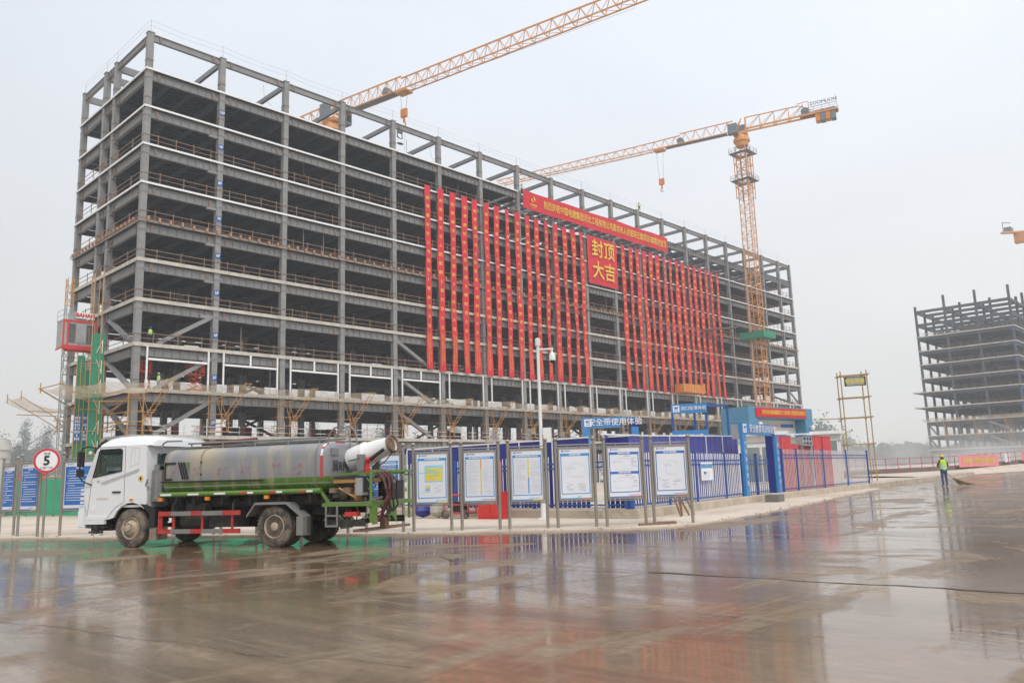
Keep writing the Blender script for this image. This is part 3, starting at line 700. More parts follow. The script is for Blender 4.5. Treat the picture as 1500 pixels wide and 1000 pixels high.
# ================================================================== tower cranes
def mast_section(w=2.2, h=3.0, r=.08):
    b = MB(); c = w/2
    for x, y in ((-c, -c), (c, -c), (c, c), (-c, c)): b.box(x-r, y-r, 0, x+r, y+r, h)
    P = [(-c, -c), (c, -c), (c, c), (-c, c)]
    for i in range(4):
        a, d = P[i], P[(i+1) % 4]
        b.bar((*a, .1), (*d, .1), .08, .08)
        b.bar((*a, .15), (*d, h/2), .07, .07); b.bar((*d, h/2), (*a, h-.1), .07, .07)
        b.bar((*a, h/2), (*d, h/2), .07, .07)
    b.bar((c-.3, -c+.35, 0), (c-.3, -c+.35, h), .05, .05); b.bar((c-.75, -c+.35, 0), (c-.75, -c+.35, h), .05, .05)
    for i in range(8): b.bar((c-.3, -c+.35, i*h/8), (c-.75, -c+.35, i*h/8), .04, .04)
    return b.mesh('mast_section', cranem, smooth=False)
def jib_section(L_, h0, h1, w0=1.5, w1=1.5, n=4):
    """triangular lattice: two bottom chords, one top chord, running along +X"""
    b = MB()
    for s in (-1, 1): b.bar((0, s*w0/2, 0), (L_, s*w1/2, 0), .17, .17)
    b.bar((0, 0, h0), (L_, 0, h1), .20, .20)
    for i in range(n):
        f0, f1, fm = i/n, (i+1)/n, (i+.5)/n; w = lambda f: (w0+(w1-w0)*f)/2; h = lambda f: h0+(h1-h0)*f
        for s in (-1, 1):
            b.bar((L_*f0, s*w(f0), 0), (L_*fm, 0, h(fm)), .09, .09); b.bar((L_*fm, 0, h(fm)), (L_*f1, s*w(f1), 0), .08, .08)
        b.bar((L_*f0, -w(f0), 0), (L_*f0, w(f0), 0), .08, .08); b.bar((L_*f0, -w(f0), 0), (L_*f1, w(f1), 0), .06, .06)
    return b
def platform(w, m=craneg):
    b = MB(); b.plate([(-w, -w, 0), (w, -w, 0), (w, w, 0), (-w, w, 0)], [[(-1.15, -1.15, 0), (1.15, -1.15, 0), (1.15, 1.15, 0), (-1.15, 1.15, 0)]], (0, 0, .14))
    for s in (-1, 1):
        for z in (.6, 1.15): b.bar((s*w, -w, z), (s*w, w, z), .04, .04); b.bar((-w, s*w, z), (w, s*w, z), .04, .04)
        for k in (-1, -.33, .33, 1): b.bar((s*w, k*w, .1), (s*w, k*w, 1.15), .05, .05); b.bar((k*w, s*w, .1), (k*w, s*w, 1.15), .05, .05)
    return b
def tower_crane(label, loc, zj, ang, jibs, counter, mast_from=0, trolley=None, hook_drop=10, sign=None, rings=(), green=None):
    t = thing('tower_crane', label, 'tower crane', loc)
    n = int((zj-3.6-mast_from)/3.0)
    me = KIDS.setdefault('mast', mast_section()) if 'mast' in KIDS else KIDS.setdefault('mast', mast_section())
    z = zj-3.6-n*3.0
    for i in range(n): inst('mast_section', me, t, (0, 0, z+i*3.0))
    for zz in rings: platform(2.2).link('work_platform', craneg, t, loc=(0, 0, zz))
    if rings:
        b = MB()
        for x, y in ((-1.45, -1.45), (1.45, -1.45), (1.45, 1.45), (-1.45, 1.45)): b.bar((x, y, rings[-1]-4), (x, y, rings[0]), .14, .14)
        for i in range(4):
            zz = rings[-1]-4+i*2.6
            for (x, y), (u, v) in (((-1.45, -1.45), (1.45, -1.45)), ((-1.45, -1.45), (-1.45, 1.45)), ((1.45, -1.45), (1.45, 1.45)), ((-1.45, 1.45), (1.45, 1.45))):
                b.bar((x, y, zz), (u, v, zz+2.6), .09, .09); b.bar((x, y, zz+2.6), (u, v, zz+2.6), .09, .09)
        b.link('climbing_cage', cranem, t)
    if green:
        b = platform(2.6); b.k = 0; b.link('work_platform', greennet, t, loc=(0, 0, green)); MB().plate([(-2.7, -2.7, green-.3), (2.7, -2.7, green-.3), (2.7, 2.7, green-.3), (-2.7, 2.7, green-.3)], [[(-1.2, -1.2, green-.3), (1.2, -1.2, green-.3), (1.2, 1.2, green-.3), (-1.2, 1.2, green-.3)]], (0, 0, 1.3)).link('debris_sheet', greennet, t)
    # slewing unit and cab
    u = Vector((math.cos(ang), math.sin(ang), 0)); rz = (0, 0, ang)
    b = MB(); b.lathe([(-3.6, 1.3), (-2.6, 1.5), (-2.55, 1.75), (-1.9, 1.75), (-1.85, 1.4), (-1.0, 1.2)], (0, 0, zj), (0, 0, 1), 16); b.link('slewing_ring', cranem, t)
    b = MB(); b.box(-1.3, -1.15, -1.0, 1.6, 1.15, -.35); b.bar((-1.1, 0, -.3), (-1.1, 0, 2.9), .3); b.bar((1.3, -.7, -.3), (-.2, 0, 2.9), .2); b.bar((1.3, .7, -.3), (-.2, 0, 2.9), .2); b.link('turntable', cranem, t, loc=(0, 0, zj), rot=rz)
    b = MB(); b.box(.3, 1.2, -1.1, 2.3, 2.6, 1.1); c = b.link('operator_cab', craneg, t, loc=(0, 0, zj), rot=rz)
    MB().box(2.3, 1.35, -.6, 2.33, 2.45, .9).link('window', glassm, c); b = MB(); b.box(-.8, -2.3, -.2, 1.1, -1.3, 2.0); b.link('switch_cabinet', craneg, t, loc=(0, 0, zj), rot=rz)
    # jib
    x = 1.6
    for i, (L_, h0, h1) in enumerate(jibs):
        key = ('jib', L_, h0, h1)
        if key not in KIDS: KIDS[key] = jib_section(L_, h0, h1, 1.5, 1.5, max(2, round(L_/2.3))).mesh('jib_section', cranem, smooth=False)
        inst('jib_section', KIDS[key], t, u*x+Vector((0, 0, zj)), rz); x += L_
    # hoist machinery walkway near the foot of the jib
    b = MB(); b.box(3, -.6, -.1, 17, .6, 0); b.link('jib_walkway', craneg, t, loc=(0, 0, zj), rot=rz)
    MB().lathe([(-.6, .5), (-.55, .75), (.55, .75), (.6, .5)], (13.5, 0, .8), (0, 1, 0), 14).link('trolley_winch', craneg, t, loc=(0, 0, zj), rot=rz)
    # counter jib
    b = MB(); L2 = counter
    for s in (-1, 1): b.bar((-1.2, s*.75, 0), (-L2, s*.95, 0), .28, .34)
    for i in range(7): b.bar((-1.2-i*(L2-1.5)/6.3, -.75, 0), (-1.2-i*(L2-1.5)/6.3, .75, 0), .14, .2)
    b.bar((-1.1, 0, 2.9), (-L2*.62, 0, 2.7), .2); 
    for s in (-1, 1):
        for i in range(4): x0 = -1.2-i*L2*.15; b.bar((x0, s*.75, .1), (x0-L2*.15, 0, 2.75), .10); b.bar((x0-L2*.15, 0, 2.75), (x0-L2*.15, s*.8, .1), .10)
        b.bar((-L2*.62, 0, 2.7), (-L2*.8, s*.85, .15), .1)
    b.link('counter_jib', cranem, t, loc=(0, 0, zj), rot=rz)
    b = MB(); b.box(-L2, -.95, .15, -L2*.62, .95, .26)
    for s in (-1.2, 1.2):
        for z in (.8, 1.3): b.bar((-L2, s, z), (-L2*.62, s, z), .05)
        for i in range(6): b.bar((-L2+i*L2*.38/5, s, .1), (-L2+i*L2*.38/5, s, 1.3), .05)
    b.link('counter_deck', craneg, t, loc=(0, 0, zj), rot=rz)
    MB().lathe([(-.7, .55), (-.65, .85), (.65, .85), (.7, .55)], (-L2*.68, 0, 1.0), (0, 1, 0), 14).link('hoist_winch', craneg, t, loc=(0, 0, zj), rot=rz)
    b = MB(); b.bar((-L2*.72, .6, .2), (-L2*.72, .6, 3.0), .14); b.bar((-L2*.72, .6, 3.0), (-L2*.60, .6, 2.9), .12); b.link('maintenance_davit', cranem, t, loc=(0, 0, zj), rot=rz)
    for i in range(4): MB().box(-L2+.5+i*1.0, -.9, -1.9+.1*(i % 2), -L2+1.42+i*1.0, .9, .55).link('counterweight', orangem if i % 2 else craneg, t, loc=(0, 0, zj), rot=rz)
    if sign:
        b = MB(); b.box(-L2+.1, 1.22, 1.3, -L2*.74, 1.28, 1.38); b.box(-L2+.1, 1.22, 1.2, -L2+.2, 1.28, 2.9); s_ = b.link('sign_frame', galv, t, loc=(0, 0, zj), rot=rz)
        text(sign, 1.0, craneg, t, Vector((0, 0, zj+1.95))+Matrix.Rotation(ang, 3, 'Z') @ Vector((-L2*.87, 1.32, 0)), (R(90), 0, ang+math.pi), bold=.03)
        s_.parent = t
    if trolley:
        b = MB(); b.box(trolley-1.2, -.95, -.45, trolley+1.2, .95, -.2); b.bar((trolley-1, -.9, -.5), (trolley-1, -.9, .1), .12); b.bar((trolley+1, .9, -.5), (trolley+1, .9, .1), .12); b.link('trolley', cranem, t, loc=(0, 0, zj), rot=rz)
        b = MB()
        for dx in (-.8, .8): b.tube((trolley+dx, 0, -.4), (trolley+dx*.55, 0, -hook_drop), .03, 4)
        b.link('hoist_rope', craneg, t, loc=(0, 0, zj), rot=rz)
        b = MB(); b.box(trolley-.6, -.25, -hook_drop-1.3, trolley+.6, .25, -hook_drop+.1); b.box(trolley-.15, -.15, -hook_drop-2.3, trolley+.15, .15, -hook_drop-1.3)
        hk = [(trolley+.35*math.sin(a), 0, -hook_drop-2.6+.35*math.cos(a)) for a in [x*.6 for x in range(0, 8)]]; b.path(hk, .1, 6); b.link('hook_block', orangem, t, loc=(0, 0, zj), rot=rz)
        b = MB(); b.tube((trolley, 0, -hook_drop-2.9), (trolley, 0, -hook_drop-12), .02, 4); b.link('tag_line', galv, t, loc=(0, 0, zj), rot=rz) if not sign else None
    b = MB(); b.tube((2, 0, -.15), (x if x < 60 else 60, 0, -1.0), .02, 3); b.link('trolley_rope', craneg, t, loc=(0, 0, zj), rot=rz)
    return t
a1 = math.atan2(46.24+7, 109.24-124)
t1 = tower_crane('orange tower crane with its lattice mast standing before the right part of the frame', (124, -7, 0), 74.6, a1, [(12, 2.7, 2.6), (12, 2.2, 1.9), (12, 1.9, 1.8), (12, 1.8, 1.6), (12, 1.6, 1.4)], 20, 8, 18.5, 7.2, 'ZOOMLION', (69.2, 63.0), 28.6)
a2 = math.atan2(-28.12-30.81, 54.46-44.53)
t2 = tower_crane('orange tower crane behind the frame, its jib running up out of the picture', (44.5, 31.5, 0), 66, a2, [(15, 2.8, 2.8), (12, 2.4, 2.4), (12, 2.4, 2.4), (12, 2.4, 2.3), (12, 2.3, 2.2)], 15, 40, 17.2, 3.4)
b = MB()   # bundle being lifted by the second crane
b.path([(-.5, 0, 1.3), (-.6, 0, .2), (-.1, 0, 0)], .12); b.path([(.35, 0, 1.3), (.45, 0, .1), (.1, 0, 0)], .1); b.box(-.5, -.3, 1.0, .4, .3, 1.6); b.ball((0, 0, -.9), .5, 8, (1.4, .8, .3))
tag(b.link('lifting_sling', craneg, loc=(47.0, 15.2, 57.6)), 'dark slings and bucket hanging from the hook of the crane behind the frame', 'sling')
t3 = thing('tower_crane', 'small far crane counter jib with orange counterweights at the right edge of the picture', 'tower crane', (262.5, -25.5, 1.2))
for i in range(23): inst('mast_section', KIDS['mast'], t3, (14, -20, i*3.0))
b = MB(); b.bar((0, 0, 73.6), (15, -21, 72.8), 1.5, .5); b.bar((14, -20, 75.5), (22, -31, 75), .3); b.bar((6, -9, 73), (14, -20, 76), .2); b.link('counter_jib', cranem, t3)
b = MB(); b.box(1, -2.6, 73.9, 4.5, -.6, 75.4); b.bar((.5, -.5, 74), (.5, -.5, 77), .2); b.bar((.5, -.5, 77), (2, -2.5, 76.8), .2); b.link('hoist_winch', craneg, t3)
MB().box(2.4, -5.6, 70.0, 4.6, -2.8, 73.6).link('counterweight', orangem, t3)

# ------------------------------------------------------------------ construction hoist at the left end
t = thing('construction_hoist', 'red and grey hoist cabin on a lattice mast at the left end of the frame', 'hoist', (-4.1, 8.2, 0))
b = MB()
for x, y in ((-.32, -.32), (.32, -.32), (.32, .32), (-.32, .32)): b.tube((x, y, 0), (x, y, 1.5), .045, 6)
P = [(-.32, -.32), (.32, -.32), (.32, .32), (-.32, .32)]
for i in range(4):
    a, c = P[i], P[(i+1) % 4]; b.tube((*a, .02), (*c, .02), .035, 5); b.tube((*a, .05), (*c, 1.45), .028, 5)
hm = b.mesh('mast_section', galv); ho = b.mesh('mast_section', orangep)
for i in range(16): inst('mast_section', ho if i > 13 else hm, t, (0, 0, .2+i*1.5))
CB = (-1.15, -3.0)   # cabin min corner in local coordinates
x0, y0, x1, y1, z0, z1 = -1.25, -2.6, 2.0, -.7, 16.4, 19.1
cb = MB().plate([(x0, y0, z0), (x1, y0, z0), (x1, y0, z1), (x0, y0, z1)], [[(x0+.55, y0, z0+.35), (x0+1.25, y0, z0+.35), (x0+1.25, y0, z1-.3), (x0+.55, y0, z1-.3)], [(x0+2.3, y0, z0+.35), (x1-.2, y0, z0+.35), (x1-.2, y0, z1-.3), (x0+2.3, y0, z1-.3)]], (0, .05, 0))
cb.box(x0, y0+.05, z0, x0+.05, y1, z1); cb.box(x1-.05, y0+.05, z0, x1, y1, z1); cb.box(x0+.05, y1-.05, z0, x1-.05, y1, z1); cb.box(x0, y0+.05, z0-.05, x1, y1, z0); cb.box(x0-.05, y0-.05, z1, x1+.05, y1+.05, z1+.08)
cabn = cb.link('hoist_cabin', hoistg, t)
b = MB()
for x in (x0, x0+.42, x1-.12): b.box(x-.02, y0-.05, z0-.12, x+.14, y0, z1+.05)
b.box(x0-.02, y0-.06, z0-.3, x1+.04, y0, z0+.12); b.box(x0-.02, y0-.06, z1-.12, x1+.04, y0, z1+.1); b.box(x0-.06, y0, z0-.3, x0, y1, z0-.1); b.box(x0+1.6, y0-.04, z0, x0+1.66, y0, z1)
b.bar((x0+.2, y0+.3, z0-.3), (x1-.2, y0+.3, z0-.55), .12); b.box(x0+.3, y0+.2, z0-.55, x1-.3, y0+.35, z0-.3)
b.link('cabin_frame', redm, cabn)
MB().box(x0+1.35, y0-.06, z0+.4, x0+2.25, y0-.01, z1-.25).link('cabin_door', hoistg, cabn)
b = MB()
for x in [x0+.62+i*.11 for i in range(6)]+[x0+2.36+i*.12 for i in range(5)]: b.box(x, y0+.01, z0+.35, x+.03, y0+.04, z1-.3)
b.link('mesh_guard', galv, cabn)
b = MB()
for z in (z1+.6, z1+1.15): b.path([(x0, y0, z), (x0+1.0, y0, z)], .03); b.path([(x0, y0, z), (x0, y1, z)], .03)
for x, y in ((x0, y0), (x0+.5, y0), (x0+1, y0), (x0, y1)): b.tube((x, y, z1), (x, y, z1+1.15), .03)
b.box(x0+1.0, y0+.4, z1+.08, x0+2.4, y1, z1+.9); b.link('roof_rail', galv, cabn)
sg = MB().box(x0+1.15, y0-.02, z1+.35, x1-.2, y0+.05, z1+1.0).link('sign_panel', whitep, cabn)
text('BAHAN', .56, inkr, sg, (x0+2.1, y0-.06, z1+.68), (R(90), 0, 0), bold=.03)
# ------------------------------------------------------------------ green sheeted stair scaffold beside it
t = thing('stair_scaffold', 'green sheeted stair scaffold tower with orange poles at the left end of the frame', 'scaffold', (-2.0, 3.6, 0))
b = MB(); b.box(-1.2, -.3, .3, .05, -.26, 17.6); b.link('green_sheet', greennet, t)
b = MB(); b.box(-1.15, 1.5, .3, -.35, 1.54, 13.9); b.link('green_sheet', greennet, t)
b = MB(); b.box(-1.95, 1.4, .3, -1.2, 1.44, 15.4); b.link('green_sheet', greennet, t)
b = MB()
for x, y, h in ((-1.25, -.4, 24), (-.4, -.4, 24.5), (.08, -.4, 14.8), (-1.6, 1.3, 15), (-1.15, 1.3, 14.6), (-2.0, 1.3, 15.8), (.1, 2.2, 24), (-.7, 2.2, 24.3)): b.tube((x, y, 0), (x, y, h), .045, 6)
for z in (2, 5.0, 7.4, 9.6, 12, 14.4): b.tube((-2.0, -.42, z), (.4, -.42, z+.05), .035, 5)
b.link('scaffold_pole', orangep, t)
b = MB()
for i in range(8):
    z = .8+i*2.1; s = 1 if i % 2 else -1
    b.bar((-.45-.3*s, -.36, z), (-.45+.3*s, -.36, z+1.5), .10, .03); b.tube((-.2, -.36, z), (-.2, -.36, z+1.4), .05)
b.link('stair_flight', whitep, t)
for x in (-1.15, -1.95):
    s = MB().box(x, 1.30, 6.4, x+.62, 1.34, 9.2).link('notice_cloth', posterb, t); b = MB()
    for i in range(3):
        for j in range(7):
            if random.random() < .8: b.box(x+.06+i*.18, 1.28, 6.6+j*.36, x+.18+i*.18, 1.295, 6.85+j*.36)
    b.link('print', posterw, s)

# ------------------------------------------------------------------ aerial lifts, people high up are added below; orange loading bay
def scissor_lift(label, loc, m, rz=0):
    t = thing('scissor_lift', label, 'scissor lift', loc, rz)
    MB().box(-.8, -.45, .15, .8, .45, .55).link('chassis', m, t)
    w = MB()
    for x in (-.55, .55):
        for y in (-.42, .42): w.lathe([(-.06, .18), (.06, .18)], (x, y, .18), (0, 1, 0), 12)
    w.link('wheel', rubber, t)
    b = MB()
    for i in range(3):
        z = .55+i*.5
        for y in (-.35, .35): b.bar((-.6, y, z), (.6, y, z+.5), .07); b.bar((.6, y, z), (-.6, y, z+.5), .07)
    b.link('scissor_arm', m, t)
    b = MB(); b.box(-.85, -.5, 2.05, .85, .5, 2.2)
    for z in (2.7, 3.2):
        for y in (-.48, .48): b.bar((-.82, y, z), (.82, y, z), .07)
        for x in (-.82, .82): b.bar((x, -.48, z), (x, .48, z), .07)
    for x in (-.82, -.27, .27, .82):
        for y in (-.48, .48): b.bar((x, y, 2.15), (x, y, 3.2), .07)
    b.box(.35, -.52, 2.35, .75, -.48, 3.05); b.link('work_basket', m, t)
    return t
scissor_lift('red scissor lift raised beside the left corner column of the third floor', (1.75, 1.6, ZS[1]+.08), redm, R(60))
scissor_lift('orange scissor lift raised behind the diagonal brace of the first bay', (7.0, 1.3, ZS[1]+.08), mat('lift_orange', (.75, .12, .03), .4), R(10))
t = thing('loading_platform', 'orange steel skip on the fourth floor edge under the right-hand banners', 'platform', (104, -2.1, ZS[2]+.15))
b = MB(); b.box(-3.9, -1.0, 0, 3.9, .9, .12); b.box(-3.9, -1.0, .12, 3.9, -.93, 1.6); b.box(-3.9, .83, .12, 3.9, .9, 1.6); b.box(-3.9, -.93, .12, -3.83, .83, 1.6); b.link('skip_body', orangem, t)
b = MB(); b.box(3.2, -1.02, .12, 3.95, .9, 1.95); b.link('tail_gate', orangem, t)
b = MB()
for i in range(9): b.box(-3.8+i*.9, -1.06, 0, -3.72+i*.9, -1.0, 1.6)
b.link('stiffener', orangep, t)
o = MB().bar((112.5, -.6, 30.0), (119.5, -4.5, 30.6), 2.2, .12).link('catch_tray', railm); tag(o, 'brown wooden catch tray sticking out between the last banner and the crane mast', 'catch tray')

# ================================================================== far building on the right
def far_frame(name, label, x0, y0, xs, ys, zs, tops, cat='building'):
    t = thing(name, label, cat, (x0, y0, 0))
    for x in xs:
        for y in ys:
            h = tops(x, y); MB().box(x-.31, y-.31, 0, x+.31, y+.31, h).link('column', innerm if x == 0 else deckm, t)  # columns behind the front row coloured darker to stand for interior shade
    for k, z in enumerate(zs):
        e0 = 3.2 if k in (3, 4) else .5
        if k < len(zs)-2:
            MB().box(-.5, -.5, z-.1, xs[-1]+.5, ys[-1]+e0, z+.08).link('floor_slab', deckm, t)
            b = MB(); b.box(-.56, -.56, z-.14, xs[-1]+.5, -.5, z+.2); b.box(-.56, -.5, z-.14, -.5, ys[-1]+e0, z+.2); b.link('slab_edge', concm, t)
            b = MB()
            for i in range(12):
                y = i*ys[-1]/11; b.bar((-.45, y, z), (-.45, y, z+1.3), .07)
            for q in (.6, 1.15): b.bar((-.45, 0, z+q), (-.45, ys[-1], z+q), .06); b.bar((0, -.45, z+q), (xs[-1], -.45, z+q), .06)
            b.link('guard_rail', railm, t)
        b = MB()
        for y in ys: b.box(0, y-.2, z-1.0, xs[-1], y+.2, z-.15)
        for x in xs: b.box(x-.2, 0, z-1.0, x+.2, ys[-1], z-.15)
        b.link('girder', innerm, t)
    for k in (1, 2):
        MB().bar((-.1, 3, zs[k]-3.6), (-.1, 9, zs[k]-.8), .45).link('brace', steel, t); MB().bar((3, -.1, zs[k]-3.6), (7.5, -.1, zs[k]-.8), .45).link('brace', steel, t)
        MB().bar((.5, ys[-1], zs[k]-.8), (7.5, ys[-1], zs[k]-3.6), .35).link('brace', steel, t)
    b = MB()
    for y in (4, 12, 20):
        b.tube((-.6, y, 9.8), (-3.4, y+.5, 14.4), .08, 4)
        for q in range(5): b.tube((-.7, y-1+q*.5, 6), (-.7, y-1+q*.5, 13.3), .05, 4)
    b.link('net_outrigger', orangep, t)
    b = MB(); n = 20; vs = []
    for i in range(n+1):
        y = -2+i*1.4
        for f in (0, .5, 1): vs.append((-.6-3*f, y, 13.8+.7*f-.5*math.sin(f*math.pi)))
    b.add(vs, [(i*3+j, i*3+j+1, i*3+j+4, i*3+j+3) for i in range(n) for j in range(2)]); b.link('safety_net', netm, t)
    for z in (38, 34, 29.5, 25, 20.5, 16): MB().box(-.47, -.35, z, -.45, .35, z+.8).link('number_plate', bluef, t)
    return t
rt = lambda x, y: 49.2+(2.4 if (x/8.4) % 2 < 1 and y < 20 else 0) - (3.5 if x > 20 else 0)
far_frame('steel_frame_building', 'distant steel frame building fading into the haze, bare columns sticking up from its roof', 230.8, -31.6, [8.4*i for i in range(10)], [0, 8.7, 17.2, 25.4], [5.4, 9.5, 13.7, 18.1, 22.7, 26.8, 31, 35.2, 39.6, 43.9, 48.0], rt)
b = MB(); b.add([(231.2, -23, 39.9), (231.2, -7, 40.5), (240, -6, 42), (240, -23, 41)], [(0, 1, 2, 3)]); tag(b.link('debris_net', greynet), 'grey sheet hung loosely under the roof beams of the distant frame', 'debris net')

# ================================================================== trees
def tree_parts(h, w, seed, dense=1.0, lm=leafm):
    rnd = random.Random(seed); tk = MB()
    tk.tube((0, 0, 0), (rnd.uniform(-.2, .2), 0, h*.55), h*.022, 7, r2=h*.012)
    tips = []
    for i in range(9):
        a = rnd.uniform(0, 6.28); z = h*rnd.uniform(.18, .55); p = Vector((0, 0, z)); q = Vector((math.cos(a)*w*rnd.uniform(.3, .6), math.sin(a)*w*rnd.uniform(.3, .6), z+h*rnd.uniform(.15, .35)))
        tk.tube(p, q, h*.008, 5, r2=h*.003); tips.append(q)
    cr_ = MB(); k = int(2600*dense)
    clumps = [(Vector((rnd.gauss(0, w*.28), rnd.gauss(0, w*.28), h*rnd.uniform(.22, .98))), rnd.uniform(.10, .22)*w) for _ in range(22)]
    clumps = [(Vector((c.x*(1.15-c.z/h*.95), c.y*(1.15-c.z/h*.95), c.z)), r) for c, r in clumps]+[(q, w*.16) for q in tips]
    for i in range(k):
        c, r = rnd.choice(clumps); p = c+Vector((rnd.gauss(0, r), rnd.gauss(0, r), rnd.gauss(0, r*1.5)))
        s = w*rnd.uniform(.03, .06); u = Vector((rnd.gauss(0, 1), rnd.gauss(0, 1), rnd.gauss(0, .7))).normalized(); v = u.orthogonal().normalized()
        cr_.add([p-u*s, p+v*s*.7, p+u*s*1.3, p-v*s*.6], [(0, 1, 2, 3)])
    return tk.mesh('trunk', barkm), cr_.mesh('crown', lm, smooth=False)
TP = [tree_parts(12, 2.6, 3), tree_parts(13, 2.2, 5), tree_parts(11, 3.0, 8, lm=leafm2), tree_parts(9, 6.5, 9, 1.3)]
def tree(i, x, y, s, label, group=None, kind='poplar_tree'):
    t = thing(kind, label, 'tree', (x, y, 0), random.uniform(0, 6), group); t.scale = (s, s, s*random.uniform(.9, 1.1))
    inst('trunk', TP[i][0], t); inst('crown', TP[i][1], t)
for i in range(20):     # row of poplars far behind on the left
    x = 62+i*4.8; y = 396-i*1.6+random.uniform(-6, 6)
    tree(i % 3, x, y, random.uniform(2.1, 2.9)*(.6 if i in (10, 11, 12) else 1), 'hazy grey-green poplar beyond the tank and the frame, %s from the left' % ORD[i], 'poplars beyond the left end')
for i in range(20):     # seen through the ground storeys
    x = 168+i*17; y = 389-i*13; tree(i % 4, x, y+random.uniform(-8, 8), random.uniform(2.7, 3.3), 'hazy tree glimpsed through the open second floor of the frame, %s from the left' % ORD[i], 'trees behind the frame')
for i in range(7):
    x = 499+i*10; tree(3, x, 146-i*20+random.uniform(-3, 3), (1.9 if i == 1 else random.uniform(1.2, 1.5)), 'faint round tree in the hazy line right of the pipe tower, %s from the left' % ORD[i], 'hazy trees right of the pipe tower', 'broadleaf_tree')
# far wood reading as one mass
def wood(name, p0, p1, h, depth, n, seed, label):
    rnd = random.Random(seed); b = MB(); a, c = Vector(p0), Vector(p1); d = (c-a); nn = Vector((-d.y, d.x, 0)).normalized()
    for i in range(n):
        f = rnd.random(); q = a+d*f+nn*rnd.uniform(0, depth); hh = h*(.72+.28*noise.noise(Vector((f*14, seed, 0)))+.16*noise.noise(Vector((f*60, seed, 2)))); z = hh*(1-rnd.random()**2.2)
        s = rnd.uniform(.7, 1.7); u = Vector((rnd.gauss(0, 1), rnd.gauss(0, 1), rnd.gauss(0, .6))).normalized(); v = u.orthogonal().normalized(); p = q+Vector((0, 0, z))
        b.add([p-u*s, p+v*s*.8, p+u*s*1.2, p-v*s*.7], [(0, 1, 2, 3)])
    tag(b.link(name, leafm), label, 'wood', kind='stuff')
wood('woodland', (517, 176, 0), (585, -120, 0), 19, 24, 20000, 4, 'hazy far belt of trees along the horizon on the right')
wood('woodland', (60, 480, 0), (526, 160, 0), 34, 20, 36000, 6, 'hazy belt of trees behind the steel frame')
# ================================================================== railings and hoardings behind the notice boards
def at_line(P, Q): return math.atan2(Q[1]-P[1], Q[0]-P[0])
def fence(label, P, Q, s0, s1, z0, h, posts, pk, pitch=.2, hw=.024, lows=(.13,), glass=None, rail=bluef):
    rz = at_line(P, Q); t = thing('picket_fence', label, 'fence', (P[0], P[1], 0), rz)
    pm = MB().box(-hw, -.012, 0, hw, .012, h-.02); pm.add([(-hw, -.012, h-.02), (hw, -.012, h-.02), (hw, .012, h-.02), (-hw, .012, h-.02), (0, 0, h+.03)], [(0, 1, 4), (1, 2, 4), (2, 3, 4), (3, 0, 4)]); pm = pm.mesh('picket', pk, smooth=False)
    n = int((s1-s0)/pitch)
    for i in range(n):
        s = s0+(i+.5)*pitch
        if min(abs(s-p) for p in posts) < .06: continue
        inst('picket', pm, t, (s, 0, z0+.03), (R(random.uniform(-.4, .4)), R(random.uniform(-.7, .7)), 0))
    ps = sorted(posts); po = MB().box(-.055, -.055, 0, .055, .055, h+.06).box(-.065, -.065, h+.06, .065, .065, h+.09).mesh('post', bluef, smooth=False)
    for p in ps: inst('post', po, t, (p, 0, z0))
    ee = [s0]+[p for p in ps if s0 < p < s1]+[s1]
    for a, b_ in zip(ee, ee[1:]):
        for z in (h-.22, h-.38)+lows:
            MB().box(a+.05, -.028, z-.025, b_-.05, .028, z+.025).link('rail', rail, t, loc=(0, 0, z0))
    return t
C0, C1, C2, C3 = (-11.1, -69.7), (-11.5, -62.75), (-1.1, -68.0), (5.1, -67.1)
fence('blue and white picket fence standing on the plinth behind the notice boards', (-11.33, -57.5), (-10.95, -69.6), 0, 12.0, .345, 1.76, [0, 4, 8, 11.98], whitep, hw=.010)
fence('blue and white picket fence running from the plinth corner to the blue gate arch', (-11.0, -69.68), (-1.1, -67.98), 0, 10.9, .34, 1.78, [.02, 3.0, 5.6, 8.8], whitep, hw=.02)
fence('picket fence with blue posts before the red hoarding, its right end open and pale', (5.1, -67.05), (20.7, -65.2), .25, 16.5, .35, 2.02, [.26, 2.42, 6.9, 11.6, 16.52], mat('picket_grey_white', (.60, .57, .57), .5), pitch=.215, hw=.018)
fence('dark picket gate standing in the opening of the blue arch', (-.6, -67.8), (4.0, -67.2), .65, 4.0, .35, 1.75, [.65, 2.4], mat('picket_dark_blue', (.10, .14, .26), .5), pitch=.26)
def hoarding(name, label, P, Q, spans, m, joint=whitep, cap=whitep, off=0):
    rz = at_line(P, Q); t = thing(name, label, 'hoarding', (P[0], P[1], 0), rz)
    for a, b_, h0, h1 in spans:
        k = MB(); n = max(2, int((b_-a)/.30)); vs = []
        for i in range(n+1):     # shallow pressed ribs
            x = a+.02+(b_-a-.04)*i/n; hh = h0+(h1-h0)*i/n; y = off+(.02 if i % 2 else 0)
            vs += [(x, y, .30), (x, y, hh), (x, y+.04, hh), (x, y+.04, .30)]
        f = []
        for i in range(n):
            o = i*4; f += [(o, o+4, o+5, o+1), (o+1, o+5, o+6, o+2), (o+3, o+2, o+6, o+7), (o, o+3, o+7, o+4)]
        f += [(0, 1, 2, 3), (n*4, n*4+3, n*4+2, n*4+1)]
        k.add(vs, f); inst('panel', k.mesh('panel', m, smooth=False), t)
        MB().bar((a, off+.02, h0+.03), (b_, off+.02, h1+.03), .07, .05).link('cap_rail', cap, t)
        MB().box(a-.02, off-.03, .3, a+.02, off, h0).link('panel_joint', joint, t)
    return t
hoarding('blue_hoarding', 'tall dark blue hoarding behind the picket fence and the notice boards', (-10.5, -57.6), (-10.1, -69.0), [(i*1.62, (i+1)*1.62, 2.76, 2.76) for i in range(6)], bluepan)
